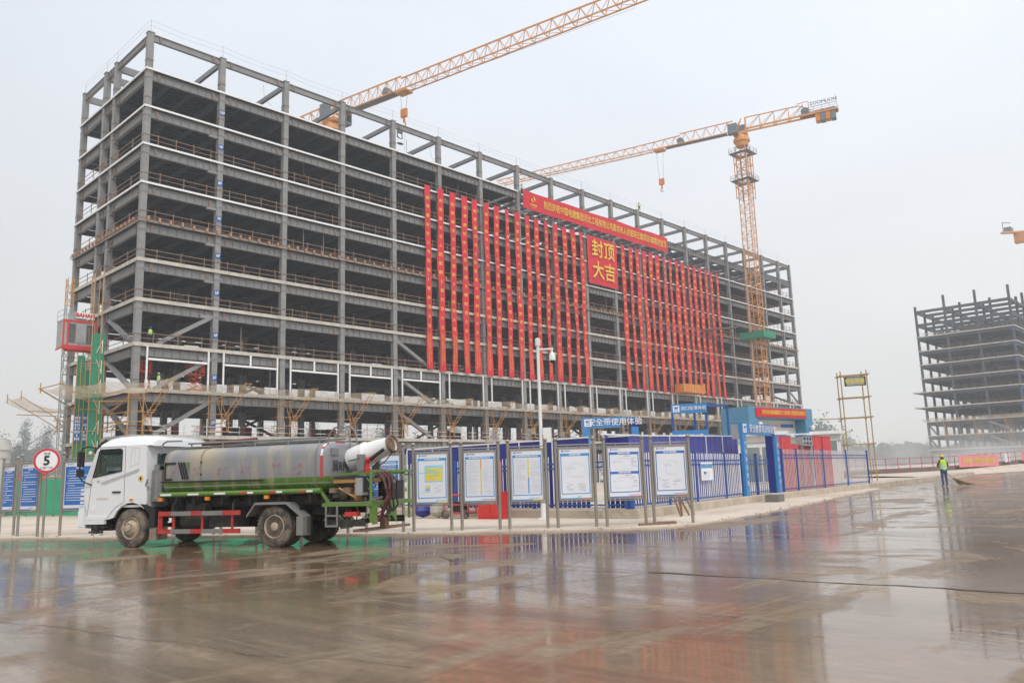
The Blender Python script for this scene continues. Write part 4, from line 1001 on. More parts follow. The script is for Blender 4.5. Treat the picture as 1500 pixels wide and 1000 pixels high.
hoarding('blue_hoarding', 'single narrow blue hoarding panel beside the gap behind the fifth white board', (-10.2, -68.1), (-10.1, -69.3), [(0, .95, 2.72, 2.72)], bluepan)
hoarding('blue_hoarding', 'violet-blue panelled hoarding behind the fence left of the gate arch', (-10.6, -68.3), (-1.3, -66.8), [(0, 1.85, 2.80, 2.82), (1.87, 3.7, 2.82, 2.84), (3.72, 5.55, 2.84, 2.88), (5.57, 7.4, 2.88, 2.92), (7.42, 9.4, 2.92, 2.96), (9.42, 11.4, 2.96, 3.0), (11.42, 13.4, 3.0, 3.04)], mat('hoarding_violet', (.05, .055, .30), .42, 0, .2, .8, dirt=((.14, .15, .36), .8, .3)))
hoarding('red_hoarding', 'red sheet hoarding behind the picket fence right of the gate arch', (5.1, -66.6), (20.7, -64.75), [(.05, 1.6, 3.12, 3.12), (1.64, 3.25, 3.12, 3.13)], redhoard, redhoard, signblue)
hoarding('red_hoarding', 'lower faded pink hoarding panels between the two taller red pieces', (5.1, -66.5), (20.7, -64.65), [(3.3, 4.9, 2.72, 2.72), (4.92, 6.8, 2.70, 2.70)], mat('pink_hoarding', (.60, .07, .10), .55, 0, .15, 1, dirt=((.62, .3, .3), 1, .5)), pinkm, pinkm)
hoarding('red_hoarding', 'right-hand pair of bright red hoarding panels next to the pale fence end', (5.1, -66.6), (20.7, -64.75), [(6.9, 8.6, 3.2, 3.2), (8.64, 10.4, 3.2, 3.2)], redhoard, redhoard, redhoard)
# grey control cabinet showing above the low panels
t = thing('socket_cabinet', 'grey cabinet face with two rows of round sockets above the low pink panels', 'cabinet', (9.7, -66.1, 2.66), R(6.8))
MB().box(0, -.1, 0, 1.75, .25, .52).link('housing', galv, t)
for i in range(3):
    for j in range(2): MB().lathe([(0, .07), (.05, .07), (.05, .03)], (.35+i*.5, -.1, .14+j*.24), (0, -1, 0), 12).link('socket', blackm if (i+j) % 2 else bluef, t)
MB().box(-.05, -.15, .53, 1.8, .3, .58).link('cap_rail', signblue, t)
b = MB(); b.box(.1, -.05, -2.4, .18, .1, 0); b.box(1.55, -.05, -2.4, 1.63, .1, 0); b.link('leg', galv, t)

# ------------------------------------------------------------------ lettered arches
def sign_badge(parent, x, y, z, s):
    p = MB().box(x-s/2, y-.02, z-s/2, x+s/2, y, z+s/2).link('badge', whitet, parent)
    b = MB(); b.box(x-s*.3, y-.03, z-.02*s, x+s*.3, y-.022, z+s*.32); b.box(x-s*.3, y-.03, z-s*.30, x+s*.3, y-.022, z-s*.2); b.link('print', signblue, p)
def arch(label, loc, rz, w, h, band, leg, depth, txt, side=('', ''), fill=bluepan, sz=.4):
    t = thing('sign_arch', label, 'arch', loc, rz)
    MB().box(0, 0, h-band, w, depth*.12+.1, h).link('top_beam', signblue, t)
    for x in (0, w-leg): MB().box(x, 0, 0, x+leg, .14, h-band).link('leg', signblue, t)
    MB().box(0, .16, h-.05, w, depth, h).link('roof_panel', signblue, t)
    if fill: MB().box(w-leg, .16, 0, w-.01, depth, h-.06).link('side_panel', fill, t)
    MB().box(.0, .16, h-band-.2, .05, depth, h-.06).link('side_panel', greynet, t)
    sign_badge(t, .48*band+.03, -.005, h-band/2, band*.72)
    text(txt, sz, whitet, t, (w/2+band*.45, -.03, h-band/2), (R(90), 0, 0), bold=.003)
    o = t.children[-1]; k = (w-band*1.75)/width(o); o.scale = (min(1.2, k), 1.15, 1)
    for s, x in zip(side, (leg/2, w-leg/2)):
        if s: text('\n'.join(s), .23, whitet, t, (x, -.02, (h-band)/2+.05), (R(90), 0, 0), line=1.5)
    return t
aa = at_line((-1.1, -68.05), (5.1, -67.2))
arch('light blue gate arch reading 安全教育培训体验馆 in white at the gap in the fence', (-1.1+1.0*math.cos(aa), -68.08+1.0*math.sin(aa), .34), aa, 4.75, 3.2, .52, .42, .5, '安全教育培训体验馆', ('严格安全管理', '提升安全意识'))
arch('light blue arch reading 安全带使用体验 showing over the hoarding', (1.5, -57.7, 0), at_line((1.5, -57.7), (3.35, -59.8)), 3.0, 4.5, .55, .38, 1.6, '安全带使用体验', ('安', ''), sz=.42)
t = thing('training_frame', 'open blue pipe frame with the sign 洞口坠落体验, standing behind the hoarding', 'frame', (4.3, -61.6, 0), at_line((4.3, -61.6), (5.15, -63.0)))
for x, y in ((0, 0), (1.75, 0), (1.15, 1.5), (2.9, 1.5)): MB().box(x-.06, y-.06, 0, x+.06, y+.06, 5.0).link('post', bluef, t)
for a, c in (((0, 0), (1.75, 0)), ((1.15, 1.5), (2.9, 1.5)), ((0, 0), (1.15, 1.5)), ((1.75, 0), (2.9, 1.5))):
    MB().bar((*a, 4.95), (*c, 4.95), .09).link('rail', bluef, t); MB().bar((*a, 3.3), (*c, 3.3), .07).link('rail', bluef, t)
p = MB().box(-.05, -.12, 4.52, 1.82, -.065, 5.02).link('sign_panel', signblue, t); sign_badge(t, .22, -.125, 4.77, .34); text('洞口坠落体验', .22, whitet, p, (1.12, -.14, 4.77), (R(90), 0, 0), bold=.002)
p = MB().box(-.05, -.12, 3.1, 1.82, -.065, 3.62).link('sign_panel', signblue, t); text('高高兴兴上班', .22, whitet, p, (.9, -.14, 3.3), (R(90), 0, 0), bold=.006)

# ------------------------------------------------------------------ blue portal with red banner, white huts
t = thing('site_portal', 'broad blue site gateway with a red banner across its top, right of the crane foot', 'gateway', (38.2, -48.3, 0), at_line((38.2, -48.3), (48.9, -49.8)))
Wp = 10.8
MB().box(0, 0, 6.3, Wp, 3.2, 7.4).link('top_beam', portalm, t)
MB().box(-.01, 0, 0, 1.3, 3.2, 6.29).link('pillar', portalm, t); MB().box(Wp-1.3, 0, 0, Wp+.01, 3.2, 6.29).link('pillar', portalm, t)
p = MB().box(1.1, -.1, 6.42, Wp-1.2, -.04, 7.3).link('banner_cloth', bannerm, t)
text('热烈庆祝中国电建集团河北工程有限公司医院项目E楼封顶', .36, yellowt, p, (Wp/2+.3, -.13, 6.86), (R(90), 0, 0), bold=.01); o = p.children[-1]; o.scale = (7.4/width(o), 1.3, 1)
MB().box(1.35, 1.2, 4.6, Wp-1.35, 1.3, 6.25).link('sign_wall', shedm, t)
for x0, x1, mm in ((1.7, 3.7, posterb), (6.9, 9.0, posterb)): MB().box(x0, 1.12, 5.55, x1, 1.19, 5.85).link('sign_panel', mm, t)
text('中国电建集团河北工程有限公司', .24, inkr, t, (5.3, 1.15, 5.7), (R(90), 0, 0))
for x in (1.2, Wp-.7):
    b = MB(); b.lathe([(0, .12), (.1, .2), (.4, .2), (.5, .06)], (x, -.4, 5.2 if x > 5 else 5.4), (0, 0, 1), 12); b.bar((x, -.4, 5.6), (x, 0, 5.6), .08); b.link('gate_lamp', whitep, t)
def hut(label, loc, rz, w, d, h, wins, doors):
    t = thing('site_hut', label, 'hut', loc, rz)
    MB().box(0, 0, 0, w, d, h).link('wall', shedm, t); MB().box(-.2, -.35, h, w+.2, d+.2, h+.22).link('roof', whitep, t); MB().box(-.05, -.04, h-.5, w+.05, -.005, h-.42).link('trim', galv, t)
    for a, b_, z0, z1 in wins:
        f = MB().box(a, -.05, z0, b_, -.005, z1).link('window', whitep, t); MB().box(a+.05, -.06, z0+.05, b_-.05, -.052, z1-.05).link('pane', mat('pane_grey', (.22, .27, .26), .25, 0, .1, 2), f)
    return t
hut('white site hut with a long glazed front behind the blue gate arch', (16.5, -58.7, 0), at_line((16.8, -59.3), (17.8, -61.2)), 3.0, 3, 3.65, [(.3, 1.4, .6, 2.95), (1.45, 2.6, .6, 2.95)], [])
hut('white flat-roofed site hut behind the left red hoarding', (21.1, -58.5, 0), at_line((21.2, -58.6), (22.25, -61.2)), 2.8, 3, 3.6, [(1.6, 2.6, 1.9, 2.9)], [])
hut('white container hut with a panelled side between the red hoardings', (22.3, -61.3, 0), at_line((22.3, -61.3), (22.95, -62.9)), 1.75, 4, 3.7, [(.3, 1.55, 2.5, 3.3)], [])

# ------------------------------------------------------------------ pipe tower
t = thing('pipe_tower', 'slender tan pipe scaffold tower with a small sign near its top', 'scaffold', (39.0, -56.7, 0), at_line((39.0, -56.7), (40.0, -58.95)))
TW, TD = 2.0, 1.7
for x, y in ((0, 0), (TW, 0), (TW+.35, -1.0), (.25, -1.0)): MB().tube((x, y, 0), (x, y, 9.7), .055, 7).link('pole', tanp, t)
for z in (1.0, 3.3, 5.6, 7.35, 9.3):
    for a, c in (((-.2, 0), (TW+.3, 0)), ((.1, -1), (TW+.6, -1)), ((-.05, .15), (.3, -1.15)), ((TW-.05, .15), (TW+.4, -1.15))):
        MB().tube((*a, z), (*c, z+.04), .05, 6).link('ledger', tanp, t)
    b = MB()
    for x, y in ((0, 0), (TW, 0), (TW+.35, -1.0), (.25, -1.0)): b.box(x-.1, y-.1, z-.09, x+.1, y+.1, z+.09)
    b.link('coupler', tanp, t)
p = MB().box(.5, -1.12, 8.35, TW+.25, -1.04, 9.15).link('sign_panel', blackm, t); MB().box(.68, -1.13, 8.42, TW+.1, -1.121, 9.08).link('print', mat('olive_panel', (.34, .35, .27), .6), p); text('安全体验', .40, inky, p, (1.35, -1.14, 8.75), (R(90), 0, 0), bold=.01)
MB().tube((-1.8, -.5, 5.6), (.4, -.4, 5.62), .05, 6).link('ledger', tanp, t)

# ------------------------------------------------------------------ far red railing, bank and mist
b = MB(); NE = [(60, -58.9, .03), (75.3, -57.15, .035), (98, -57.75, .035), (150, -54, .035), (240, -52, .04)]; FE = [(66, -46, .30), (75.2, -45.8, .34), (92.5, -50.6, .47), (114, -54.3, 1.0), (190, -56, 1.2)]; BE = [(66, -30, .30), (80, -30, .34), (120, -30, .47), (160, -20, 1.2), (260, 0, 1.25)]
b.add(NE+FE+BE, [(i, i+1, 6+i, 5+i) for i in range(4)]+[(5+i, 6+i, 11+i, 10+i) for i in range(4)]); b.link('terrain', drym, kind='structure')
FP = [Vector(p) for p in [(66, -46, .30), (75.2, -45.8, .34), (92.5, -50.6, .47), (114, -54.3, 1.0), (150, -55, 1.1)]]
t = thing('red_railing', 'long red and white pipe railing along the far yard behind the sweeping worker', 'railing', (0, 0, 0))
for a, c in zip(FP, FP[1:]):
    n = int((c-a).length/2.4)
    for z in (.5, 1.15, 1.9): MB().tube(a+Vector((0, 0, z)), c+Vector((0, 0, z)), .035, 5).link('rail', redp, t)
    for i in range(n+1): q = a.lerp(c, i/n); MB().tube(q, q+Vector((0, 0, 2.0)), .045, 5).link('post', redp, t)
b = MB()
for a, c in zip(FP, FP[1:]): b.bar(a+Vector((0, .6, .25)), c+Vector((0, .6, .25)), .3, .7)
tag(b.link('low_wall', mat('dark_wall', (.16, .15, .14), .9)), 'low dark wall running behind the far red railing', 'wall')
def far_banner(label, a, c, z0, z1, s):
    P, Q = Vector(a), Vector(c); t = thing('red_banner', label, 'banner', a, at_line(a, c)); L_ = (Q-P).length
    MB().box(0, -.14, z0, L_, -.1, z1).link('banner_cloth', mat('misted_red', (.70, .25, .25), .7, 0, .1, 1), t); text(s, .8, inky, t, (L_/2, -.17, (z0+z1)/2), (R(90), 0, 0), bold=.02)  # cloth colour paled to carry the mist in front of it
far_banner('pale red banner with yellow characters tied to the far railing right of the worker', (93.5, -50.75, .47), (105.5, -52.85, .8), .35, 2.0, '安全第一预防为主综合治理')
far_banner('second pale red banner on the far railing, cut by the right edge of the picture', (113.5, -54.2, 1.0), (121, -54.5, 1.05), .45, 1.9, '质量为本安全')
MB_ = MB().box(107.6, -53.4, 1.3, 110.6, -53.3, 2.6); tag(MB_.link('yard_notice', posterw), 'small white notice on the far railing between the two red banners', 'notice')
def mist(name, x0, y0, z0, x1, y1, z1, dens, label):
    m = bpy.data.materials.new(name); m.use_nodes = True; N = m.node_tree.nodes; L = m.node_tree.links; N.clear()
    o = N.new('ShaderNodeOutputMaterial'); v = N.new('ShaderNodeVolumePrincipled'); v.inputs['Color'].default_value = (.92, .93, .94, 1); v.inputs['Anisotropy'].default_value = .2
    g = N.new('ShaderNodeTexCoord'); t = N.new('ShaderNodeTexNoise'); mp = N.new('ShaderNodeMapping'); mp.inputs['Scale'].default_value = (1, 1, 1.8); mp.inputs['Rotation'].default_value = (R(25), R(-35), 0)
    L.new(g.outputs['Object'], mp.inputs[0]); L.new(mp.outputs[0], t.inputs['Vector']); t.inputs['Scale'].default_value = .09; t.inputs['Detail'].default_value = 3
    sx = N.new('ShaderNodeSeparateXYZ'); L.new(g.outputs['Object'], sx.inputs[0])
    r1 = N.new('ShaderNodeMapRange'); r1.inputs[1].default_value = .46; r1.inputs[2].default_value = .7; r1.inputs[3].default_value = 0; r1.inputs[4].default_value = dens; L.new(t.outputs[0], r1.inputs[0])
    r2 = N.new('ShaderNodeMapRange'); r2.inputs[1].default_value = 0; r2.inputs[2].default_value = z1-z0; r2.inputs[3].default_value = 1; r2.inputs[4].default_value = 0; L.new(sx.outputs['Z'], r2.inputs[0])
    mu = N.new('ShaderNodeMath'); mu.operation = 'MULTIPLY'; L.new(r1.outputs[0], mu.inputs[0]); L.new(r2.outputs[0], mu.inputs[1]); L.new(mu.outputs[0], v.inputs['Density']); L.new(v.outputs[0], o.inputs['Volume'])
    ob = MB().box(0, 0, 0, x1-x0, y1-y0, z1-z0).link(name, m, loc=(x0, y0, z0)); tag(ob, label, 'mist', kind='stuff')
mist('water_mist', 126, -72, .2, 228, 60, 11, .035, 'pale drifting spray from dust cannons before the foot of the distant frame')

# ------------------------------------------------------------------ street furniture
t = thing('street_lamp', 'white pole with a dome camera on a short arm, among the notice boards', 'camera pole', (-11.92, -66.68, 0), at_line((0, 0), (2, -3.1)))
b = MB(); b.box(-.16, -.16, .045, .16, .16, .10); b.tube((0, 0, .1), (0, 0, 6.05), .068, 12, r2=.052); b.link('pole', lampw, t)
MB().tube((0, 0, .1), (0, 0, 1.25), .095, 12).link('pole_sleeve', lampw, t)
b = MB(); b.lathe([(-.14, .03), (-.13, .09), (.1, .09), (.14, .05)], (0, 0, 6.12), (0, 0, 1), 10); b.tube((0, 0, 5.85), (.55, 0, 5.85), .035, 8); b.tube((.5, 0, 5.85), (.5, 0, 5.7), .03, 8); b.link('camera_arm', lampw, t)
b = MB(); b.lathe([(.05, .03), (0, .07), (-.10, .115), (-.26, .115)], (.5, 0, 5.7), (0, 0, 1), 14); b.link('camera_housing', lampw, t)
MB().lathe([(-.26, .10), (-.31, .09), (-.345, .05), (-.355, .01)], (.5, 0, 5.7), (0, 0, 1), 14).link('camera_dome', blackm, t)
MB().box(.09, -.1, 2.62, .36, .1, 3.12).link('junction_box', lampw, t)
# speed sign
t = thing('speed_sign', 'round white speed sign with red rim and a black 5 on a steel post', 'road sign', (-24.02, -55.62, .045), R(-30))
MB().tube((0, 0, 0), (0, 0, 2.5), .038, 10).link('post', stainless, t)
b = MB(); b.lathe([(0, .405), (.02, .405)], (0, -.045, 2.45), (0, -1, 0), 36); d = b.link('sign_disc', whitet, t)
b = MB(); n = 40
rim = [(.40*math.cos(2*math.pi*i/n), -.069, .40*math.sin(2*math.pi*i/n)+2.45) for i in range(n)]; rin = [(.325*math.cos(2*math.pi*i/n), -.069, .325*math.sin(2*math.pi*i/n)+2.45) for i in range(n)]
b.add(rim+rin, [(i, (i+1) % n, n+(i+1) % n, n+i) for i in range(n)]); b.link('red_rim', inkr, d)
text('5', .42, blackt, d, (0, -.07, 2.44), (R(90), 0, 0), bold=.014); text('限速', .1, blackt, d, (0, -.07, 2.67), (R(90), 0, 0)); text('公里/小时', .09, blackt, d, (0, -.07, 2.21), (R(90), 0, 0))

# ------------------------------------------------------------------ notice boards
def text_rows(b, x0, x1, z1, z0, rows, h, seed, y):
    rnd = random.Random(seed)
    for i in range(rows):
        z = z1-(z1-z0)*(i+.5)/rows; x = x0+(.06 if rnd.random() < .4 else 0); xe = x1 if rnd.random() < .6 else x0+(x1-x0)*rnd.uniform(.15, .8)
        while x < xe:
            w = rnd.uniform(.5, 1.0)*h*1.1; b.box(x, y-.002, z-h/2*rnd.uniform(.6, 1), min(x+w, xe), y, z+h/2*rnd.uniform(.6, 1)); x += w+h*.22
def strip(b, x0, z0, x1, z1, y): b.box(x0, y-.0015, z0, x1, y, z1)
def board(label, P, Q, style, seed, H=2.52, group=None):
    L_ = math.dist(P, Q); t = thing('notice_board', label, 'notice board', (P[0], P[1], .045), at_line(P, Q), group); k = (H-.045)/2.52
    for x in (0, L_):
        p = MB().tube((x, 0, 0), (x, 0, 2.44*k), .045, 12).link('post', stainless, t); MB().ball((x, 0, 2.50*k), .062, 12).link('post_ball', stainless, p)
    for z in (2.33, 2.26, .72):
        b = MB().tube((.045, 0, z*k), (L_-.045, 0, z*k), .018, 7)
        if z == 2.33:
            for f in (.3, .7): b.tube((L_*f, 0, 2.26*k), (L_*f, 0, 2.33*k), .014, 6)
        b.link('cross_rail', stainless, t)
    z0, z1, x0, x1 = .80*k, 2.22*k, .10, L_-.10
    MB().plate([(x0-.045, -.04, z0-.045), (x1+.045, -.04, z0-.045), (x1+.045, -.04, z1+.045), (x0-.045, -.04, z1+.045)], [[(x0, -.04, z0), (x1, -.04, z0), (x1, -.04, z1), (x0, -.04, z1)]], (0, .09, 0)).link('frame', stainless, t)
    ps = MB().box(x0, -.02, z0, x1, .02, z1).link('poster', posterw, t); y = -.0225; w = x1-x0; h = z1-z0
    X = lambda f: x0+w*f; Z = lambda f: z0+h*f
    hd = MB(); 
    blue = posterl if style in ('map', 'chart', 'chart2', 'plan') else posterb
    # emblem and company name in the top left corner
    e = MB(); c = Vector((X(.10), y-.003, Z(.955))); e.lathe([(0, .026), (.001, .026)], c, (0, -1, 0), 16); e.link('emblem', posterl, ps)
    e = MB(); e.add([(c.x-.02, y-.006, c.z-.012), (c.x+.006, y-.006, c.z-.022), (c.x+.014, y-.006, c.z+.004), (c.x-.004, y-.006, c.z+.016)], [(0, 1, 2, 3)]); e.link('emblem', inkr, ps)
    text('中国电建', .045, posterb, ps, (X(.14), y-.004, Z(.955)), (R(90), 0, 0), align='LEFT')
    s = MB(); strip(s, X(0), Z(0), X(.66), Z(.018), y); s.link('print', blue, ps); s = MB(); strip(s, X(.66), Z(0), X(1), Z(.018), y); s.link('print', inkr if style in ('plan2', 'split') else (inky if seed % 2 else pinkm), ps)
    s = MB(); text_rows(s, X(.55), X(.97), Z(.052), Z(.03), 1, .018, seed, y); s.link('print', posterl, ps)
    titles = {'map': '安全风险四色分布图', 'chart': '重大危险源安全风险公示(2017)', 'chart2': '重大危险源安全风险公示(2018)', 'plan': '现场消防平面图', 'plan2': '施工总平面布置图', 'blue': '工程概况牌'}
    if style == 'blue':
        s = MB(); strip(s, X(.03), Z(.085), X(.97), Z(.905), y); s.link('print', posterb, ps)
        text(titles['blue'] if seed % 3 == 0 else ('安全生产牌' if seed % 3 == 1 else '文明施工牌'), .055, whitet, ps, (X(.5), y-.004, Z(.875)), (R(90), 0, 0), bold=.003)
        s = MB(); text_rows(s, X(.09), X(.90), Z(.84), Z(.16), 13, .026, seed, y-.003); s.link('print', whitet, ps)
        return t
    if style == 'table':
        s = MB(); strip(s, X(.06), Z(.13), X(.95), Z(.80), y); s.link('print', posterb, ps); s = MB(); text_rows(s, X(.12), X(.88), Z(.90), Z(.30), 20, .02, seed, y-.003)
        for i in range(9): strip(s, X(.12), Z(.17+i*.045), X(.88), Z(.172+i*.045), y-.003)
        s.link('print', whitet, ps); s = MB(); strip(s, X(.06), Z(.82), X(.95), Z(.88), y); s.link('print', posterl, ps); return t
    # framed sheet
    s = MB(); a, c, d, f = .035, .965, .095, .905
    strip(s, X(a), Z(d), X(c), Z(d+.016), y); strip(s, X(a), Z(d), X(a+.026), Z(f), y); strip(s, X(c-.026), Z(d), X(c), Z(f), y); strip(s, X(a), Z(.855), X(c), Z(f), y)
    if style == 'split': strip(s, X(a), Z(.465), X(c), Z(.515), y)
    s.link('print', blue, ps)
    if style == 'split':
        text('现场临时用水平面图', .042, whitet, ps, (X(.5), y-.004, Z(.88)), (R(90), 0, 0), bold=.002); text('现场临时用电平面图', .042, whitet, ps, (X(.5), y-.004, Z(.49)), (R(90), 0, 0), bold=.002)
    else: text(titles[style], .046, whitet, ps, (X(.5), y-.004, Z(.88)), (R(90), 0, 0), bold=.002)
    if style == 'map':
        s = MB(); strip(s, X(.26), Z(.42), X(.86), Z(.76), y); strip(s, X(.08), Z(.60), X(.26), Z(.615), y); s.link('print', inkc, ps)
        s = MB(); strip(s, X(.29), Z(.44), X(.84), Z(.70), y-.002); s.link('print', mat('map_yellow', (.72, .60, .12), .6), ps); s = MB(); strip(s, X(.29), Z(.60), X(.55), Z(.66), y-.004); strip(s, X(.58), Z(.55), X(.70), Z(.64), y-.004); s.link('print', mat('map_green', (.35, .62, .40), .6), ps)
        for i, m_ in enumerate((inky, mat('map_ochre', (.6, .5, .1), .6), posterl, inkc)): s = MB(); strip(s, X(.28), Z(.33-i*.037), X(.43), Z(.352-i*.037), y); s.link('print', m_, ps)
        s = MB(); text_rows(s, X(.2), X(.26), Z(.36), Z(.2), 4, .014, seed, y); text_rows(s, X(.6), X(.8), Z(.36), Z(.2), 4, .014, seed+1, y); text_rows(s, X(.38), X(.7), Z(.68), Z(.46), 4, .012, seed+2, y-.006); s.link('print', inkm, ps)
    if style in ('chart', 'chart2'):
        cols = ((inko, .84, .66), (inky, .66, .14)) if style == 'chart' else ((inky, .84, .45), (posterl, .45, .14))
        for m_, a_, b_ in cols: s = MB(); strip(s, X(.52), Z(b_), X(.56), Z(a_), y); s.link('print', m_, ps)
        s = MB()
        for i in range(19): strip(s, X(.08), Z(.145+i*.037), X(.93), Z(.1465+i*.037), y-.0005)
        text_rows(s, X(.10), X(.45), Z(.83), Z(.15), 19, .010, seed, y); text_rows(s, X(.62), X(.92), Z(.83), Z(.15), 19, .011, seed+1, y); s.link('print', mat('pale_ink', (.55, .58, .63), .6), ps)
    if style in ('plan', 'plan2', 'split'):
        def outline(cx, cz, sw, sh, m_):
            s = MB(); q = [(-1, -.6), (-.95, .5), (-.6, .62), (-.5, .95), (-.1, .8), (.4, .85), (.5, .6), (.95, .65), (1, .2), (.85, -.1), (.95, -.5), (.8, -.9), (-.3, -.95), (-.9, -.9), (-1, -.6)]
            for (u0, v0), (u1, v1) in zip(q, q[1:]): s.bar((X(cx+u0*sw), y-.001, Z(cz+v0*sh)), (X(cx+u1*sw), y-.001, Z(cz+v1*sh)), .006, .002)
            s.bar((X(cx-sw*1.35), y-.001, Z(cz+.2*sh)), (X(cx-sw*.3), y-.001, Z(cz+.3*sh)), .006, .002); s.bar((X(cx-sw*.3), y-.001, Z(cz)), (X(cx-sw*.3), y-.001, Z(cz+.4*sh)), .006, .002)
            s.link('print', m_, ps)
        if style == 'split':
            for cz in (.68, .30): outline(.5, cz, .3, .12, mat('pale_ink2', (.6, .64, .68), .6))
            s = MB(); text_rows(s, X(.45), X(.7), Z(.84), Z(.81), 1, .02, seed, y); text_rows(s, X(.45), X(.7), Z(.45), Z(.42), 1, .02, seed, y); text_rows(s, X(.72), X(.88), Z(.8), Z(.6), 6, .012, seed+3, y); text_rows(s, X(.72), X(.88), Z(.42), Z(.2), 6, .012, seed+4, y); s.link('print', inkm, ps)
        else:
            outline(.58 if style == 'plan' else .55, .58, .27 if style == 'plan' else .2, .15, inkg); s = MB(); text_rows(s, X(.2), X(.42), Z(.33), Z(.15), 6, .012, seed, y); text_rows(s, X(.55), X(.82), Z(.33), Z(.15), 6, .012, seed+1, y)
            if style == 'plan2': text_rows(s, X(.1), X(.16), Z(.36), Z(.33), 1, .02, seed, y)
            s.link('print', inkm, ps)
    return t
WBP = [((-17.79, -66.96), (-17.08, -67.78), 'map', 'white notice board with a yellow and cyan site map, nearest the cannon of the truck'),
       ((-16.89, -68.01), (-16.26, -68.9), 'chart', 'white notice board with an orange and yellow vertical bar chart'),
       ((-16.08, -69.11), (-15.42, -69.96), 'chart2', 'white notice board with a yellow and blue vertical bar chart'),
       ((-15.26, -70.2), (-14.51, -70.97), 'plan', 'white notice board with a pale green outline plan and a light blue title'),
       ((-14.31, -71.19), (-13.36, -71.84), 'split', 'white notice board split into two drawings, each with a blue title bar'),
       ((-13.05, -71.91), (-12.29, -72.7), 'plan2', 'white notice board furthest right in the row, with one dark blue title bar')]
for i, (p, q, s, l) in enumerate(WBP): board(l, p, q, s, i*7+3)
board('blue printed notice board just behind the hoses at the rear of the truck', (-18.65, -65.89), (-17.98, -66.73), 'table', 5)
q0, q1 = Vector((-22.75, -57.15)), Vector((-18.87, -65.72))
for i in range(6):
    a = q0.lerp(q1, (i*1.565)/9.41); c = q0.lerp(q1, (i*1.565+1.3)/9.41)
    board('blue notice board partly hidden behind the water truck, %s counting back from the cab' % ORD[i].replace('leftmost', 'first'), tuple(a), tuple(c), 'blue', i*3+2, group='blue boards behind the truck')
board('blue printed notice board right of the speed sign, touching the truck cab in view', (-23.53, -55.66), (-22.92, -56.85), 'blue', 21, 2.75)
board('blue printed notice board just left of the speed sign', (-24.33, -54.04), (-24.06, -55.2), 'blue', 19, 2.75)
board('narrow-looking blue notice board at the left end of the row, beyond the white tank', (-24.47, -52.45), (-24.23, -53.2), 'blue', 16, 2.7)
# small notices tied to the fence
def notice(label, P, Q, s, z, w, h, kind):
    rz = at_line(P, Q); t = thing('fence_notice', label, 'notice', (P[0]+math.cos(rz)*s, P[1]+math.sin(rz)*s, z), rz)
    p = MB().box(0, -.06, 0, w, -.045, h).link('poster', whitet, t)
    m_ = MB(); m_.box(0, -.063, h*.68, w, -.0605, h*.9); m_.box(0, -.063, 0, w, -.0605, h*.04); m_.link('print', posterl, p)
    if kind: text('安全体验区', h*.13, inky, p, (w/2, -.066, h*.79), (R(90), 0, 0)); m_ = MB(); m_.box(w*.22, -.063, h*.36, w*.42, -.0605, h*.5); m_.link('print', posterb, p)
    m_ = MB(); rnd = random.Random(3)
    for i in range(5): m_.box(w*.1, -.0625, h*(.12+i*.09), w*rnd.uniform(.5, .9), -.0605, h*(.14+i*.09))
    m_.link('print', inkm, p)
notice('white and blue notice sheet tied to the fence right of the last board', (-11.0, -69.73), (-1.1, -68.03), 5.95, 1.1, 1.2, .72, True)
notice('tall narrow white notice between the last two boards', (-11.0, -69.73), (-1.1, -68.03), .35, .95, .5, 1.0, False)

# ------------------------------------------------------------------ odds and ends near the boards
t = thing('fire_point', 'red fire equipment box with a faded pink back sheet between the boards', 'fire box', (-12.2, -64.0, .045), at_line((-12.2, -64.0), (-12.0, -65.1)))
MB().box(0, -.3, 0, 1.1, .1, .95).link('box', redm, t); MB().box(.02, .02, .95, .8, .06, 2.0).link('back_sheet', pinkm, t)
for x in (.27, .82): MB().box(x-.24, -.32, .08, x+.24, -.3, .88).link('door', redm, t)
text('消防器材', .16, whitet, t, (.55, -.33, .6), (R(90), 0, 0))
t = thing('welding_cart', 'small red wheeled machine frame parked by the plinth behind the boards', 'cart', (-12.15, -62.3, .045), at_line((0, 0), (.2, -1.1)))
b = MB()
for x in (0, 1.1):
    for y in (-.5, 0): b.tube((x, y, .15), (x, y, .85), .03, 6)
for z in (.2, .5, .85):
    for y in (-.5, 0): b.tube((0, y, z), (1.1, y, z), .03, 6)
    for x in (0, 1.1): b.tube((x, -.5, z), (x, 0, z), .03, 6)
b.link('frame', redm, t); MB().box(.25, -.42, .25, .85, -.08, .6).link('motor', blackm, t)
for x in (.1, 1.0): MB().lathe([(-.05, .16), (.05, .16)], (x, -.55, .16), (0, 1, 0), 14).link('wheel', rubber, t)
b = MB(); b.ball((0, 0, .32), .38, 10, (1, .8, .8)); tag(b.link('sack', concm, loc=(-12.3, -61.7, .045)), 'grubby pale sack slumped beside the red machine frame', 'sack')
b = MB(); b.ball((0, 0, .28), .33, 9, (1.2, .9, .8)); tag(b.link('tarpaulin_bundle', bluepan, loc=(-12.4, -60.9, .045)), 'crumpled blue tarpaulin bundle left of the pale sack', 'tarpaulin')
t = thing('concrete_block', 'white concrete block with a lifting eye behind the rear of the truck', 'block', (-13.6, -59.6, .045)); MB().box(-.4, -.3, 0, .4, .3, .42).link('block', kerbm, t); MB().tube((-.05, 0, .42), (.05, 0, .58), .03).link('lifting_eye', railm, t)
t = thing('timber_trestle', 'loose brown timber props standing under the last notice board', 'trestle', (-9.6, -70.6, .045), R(10))
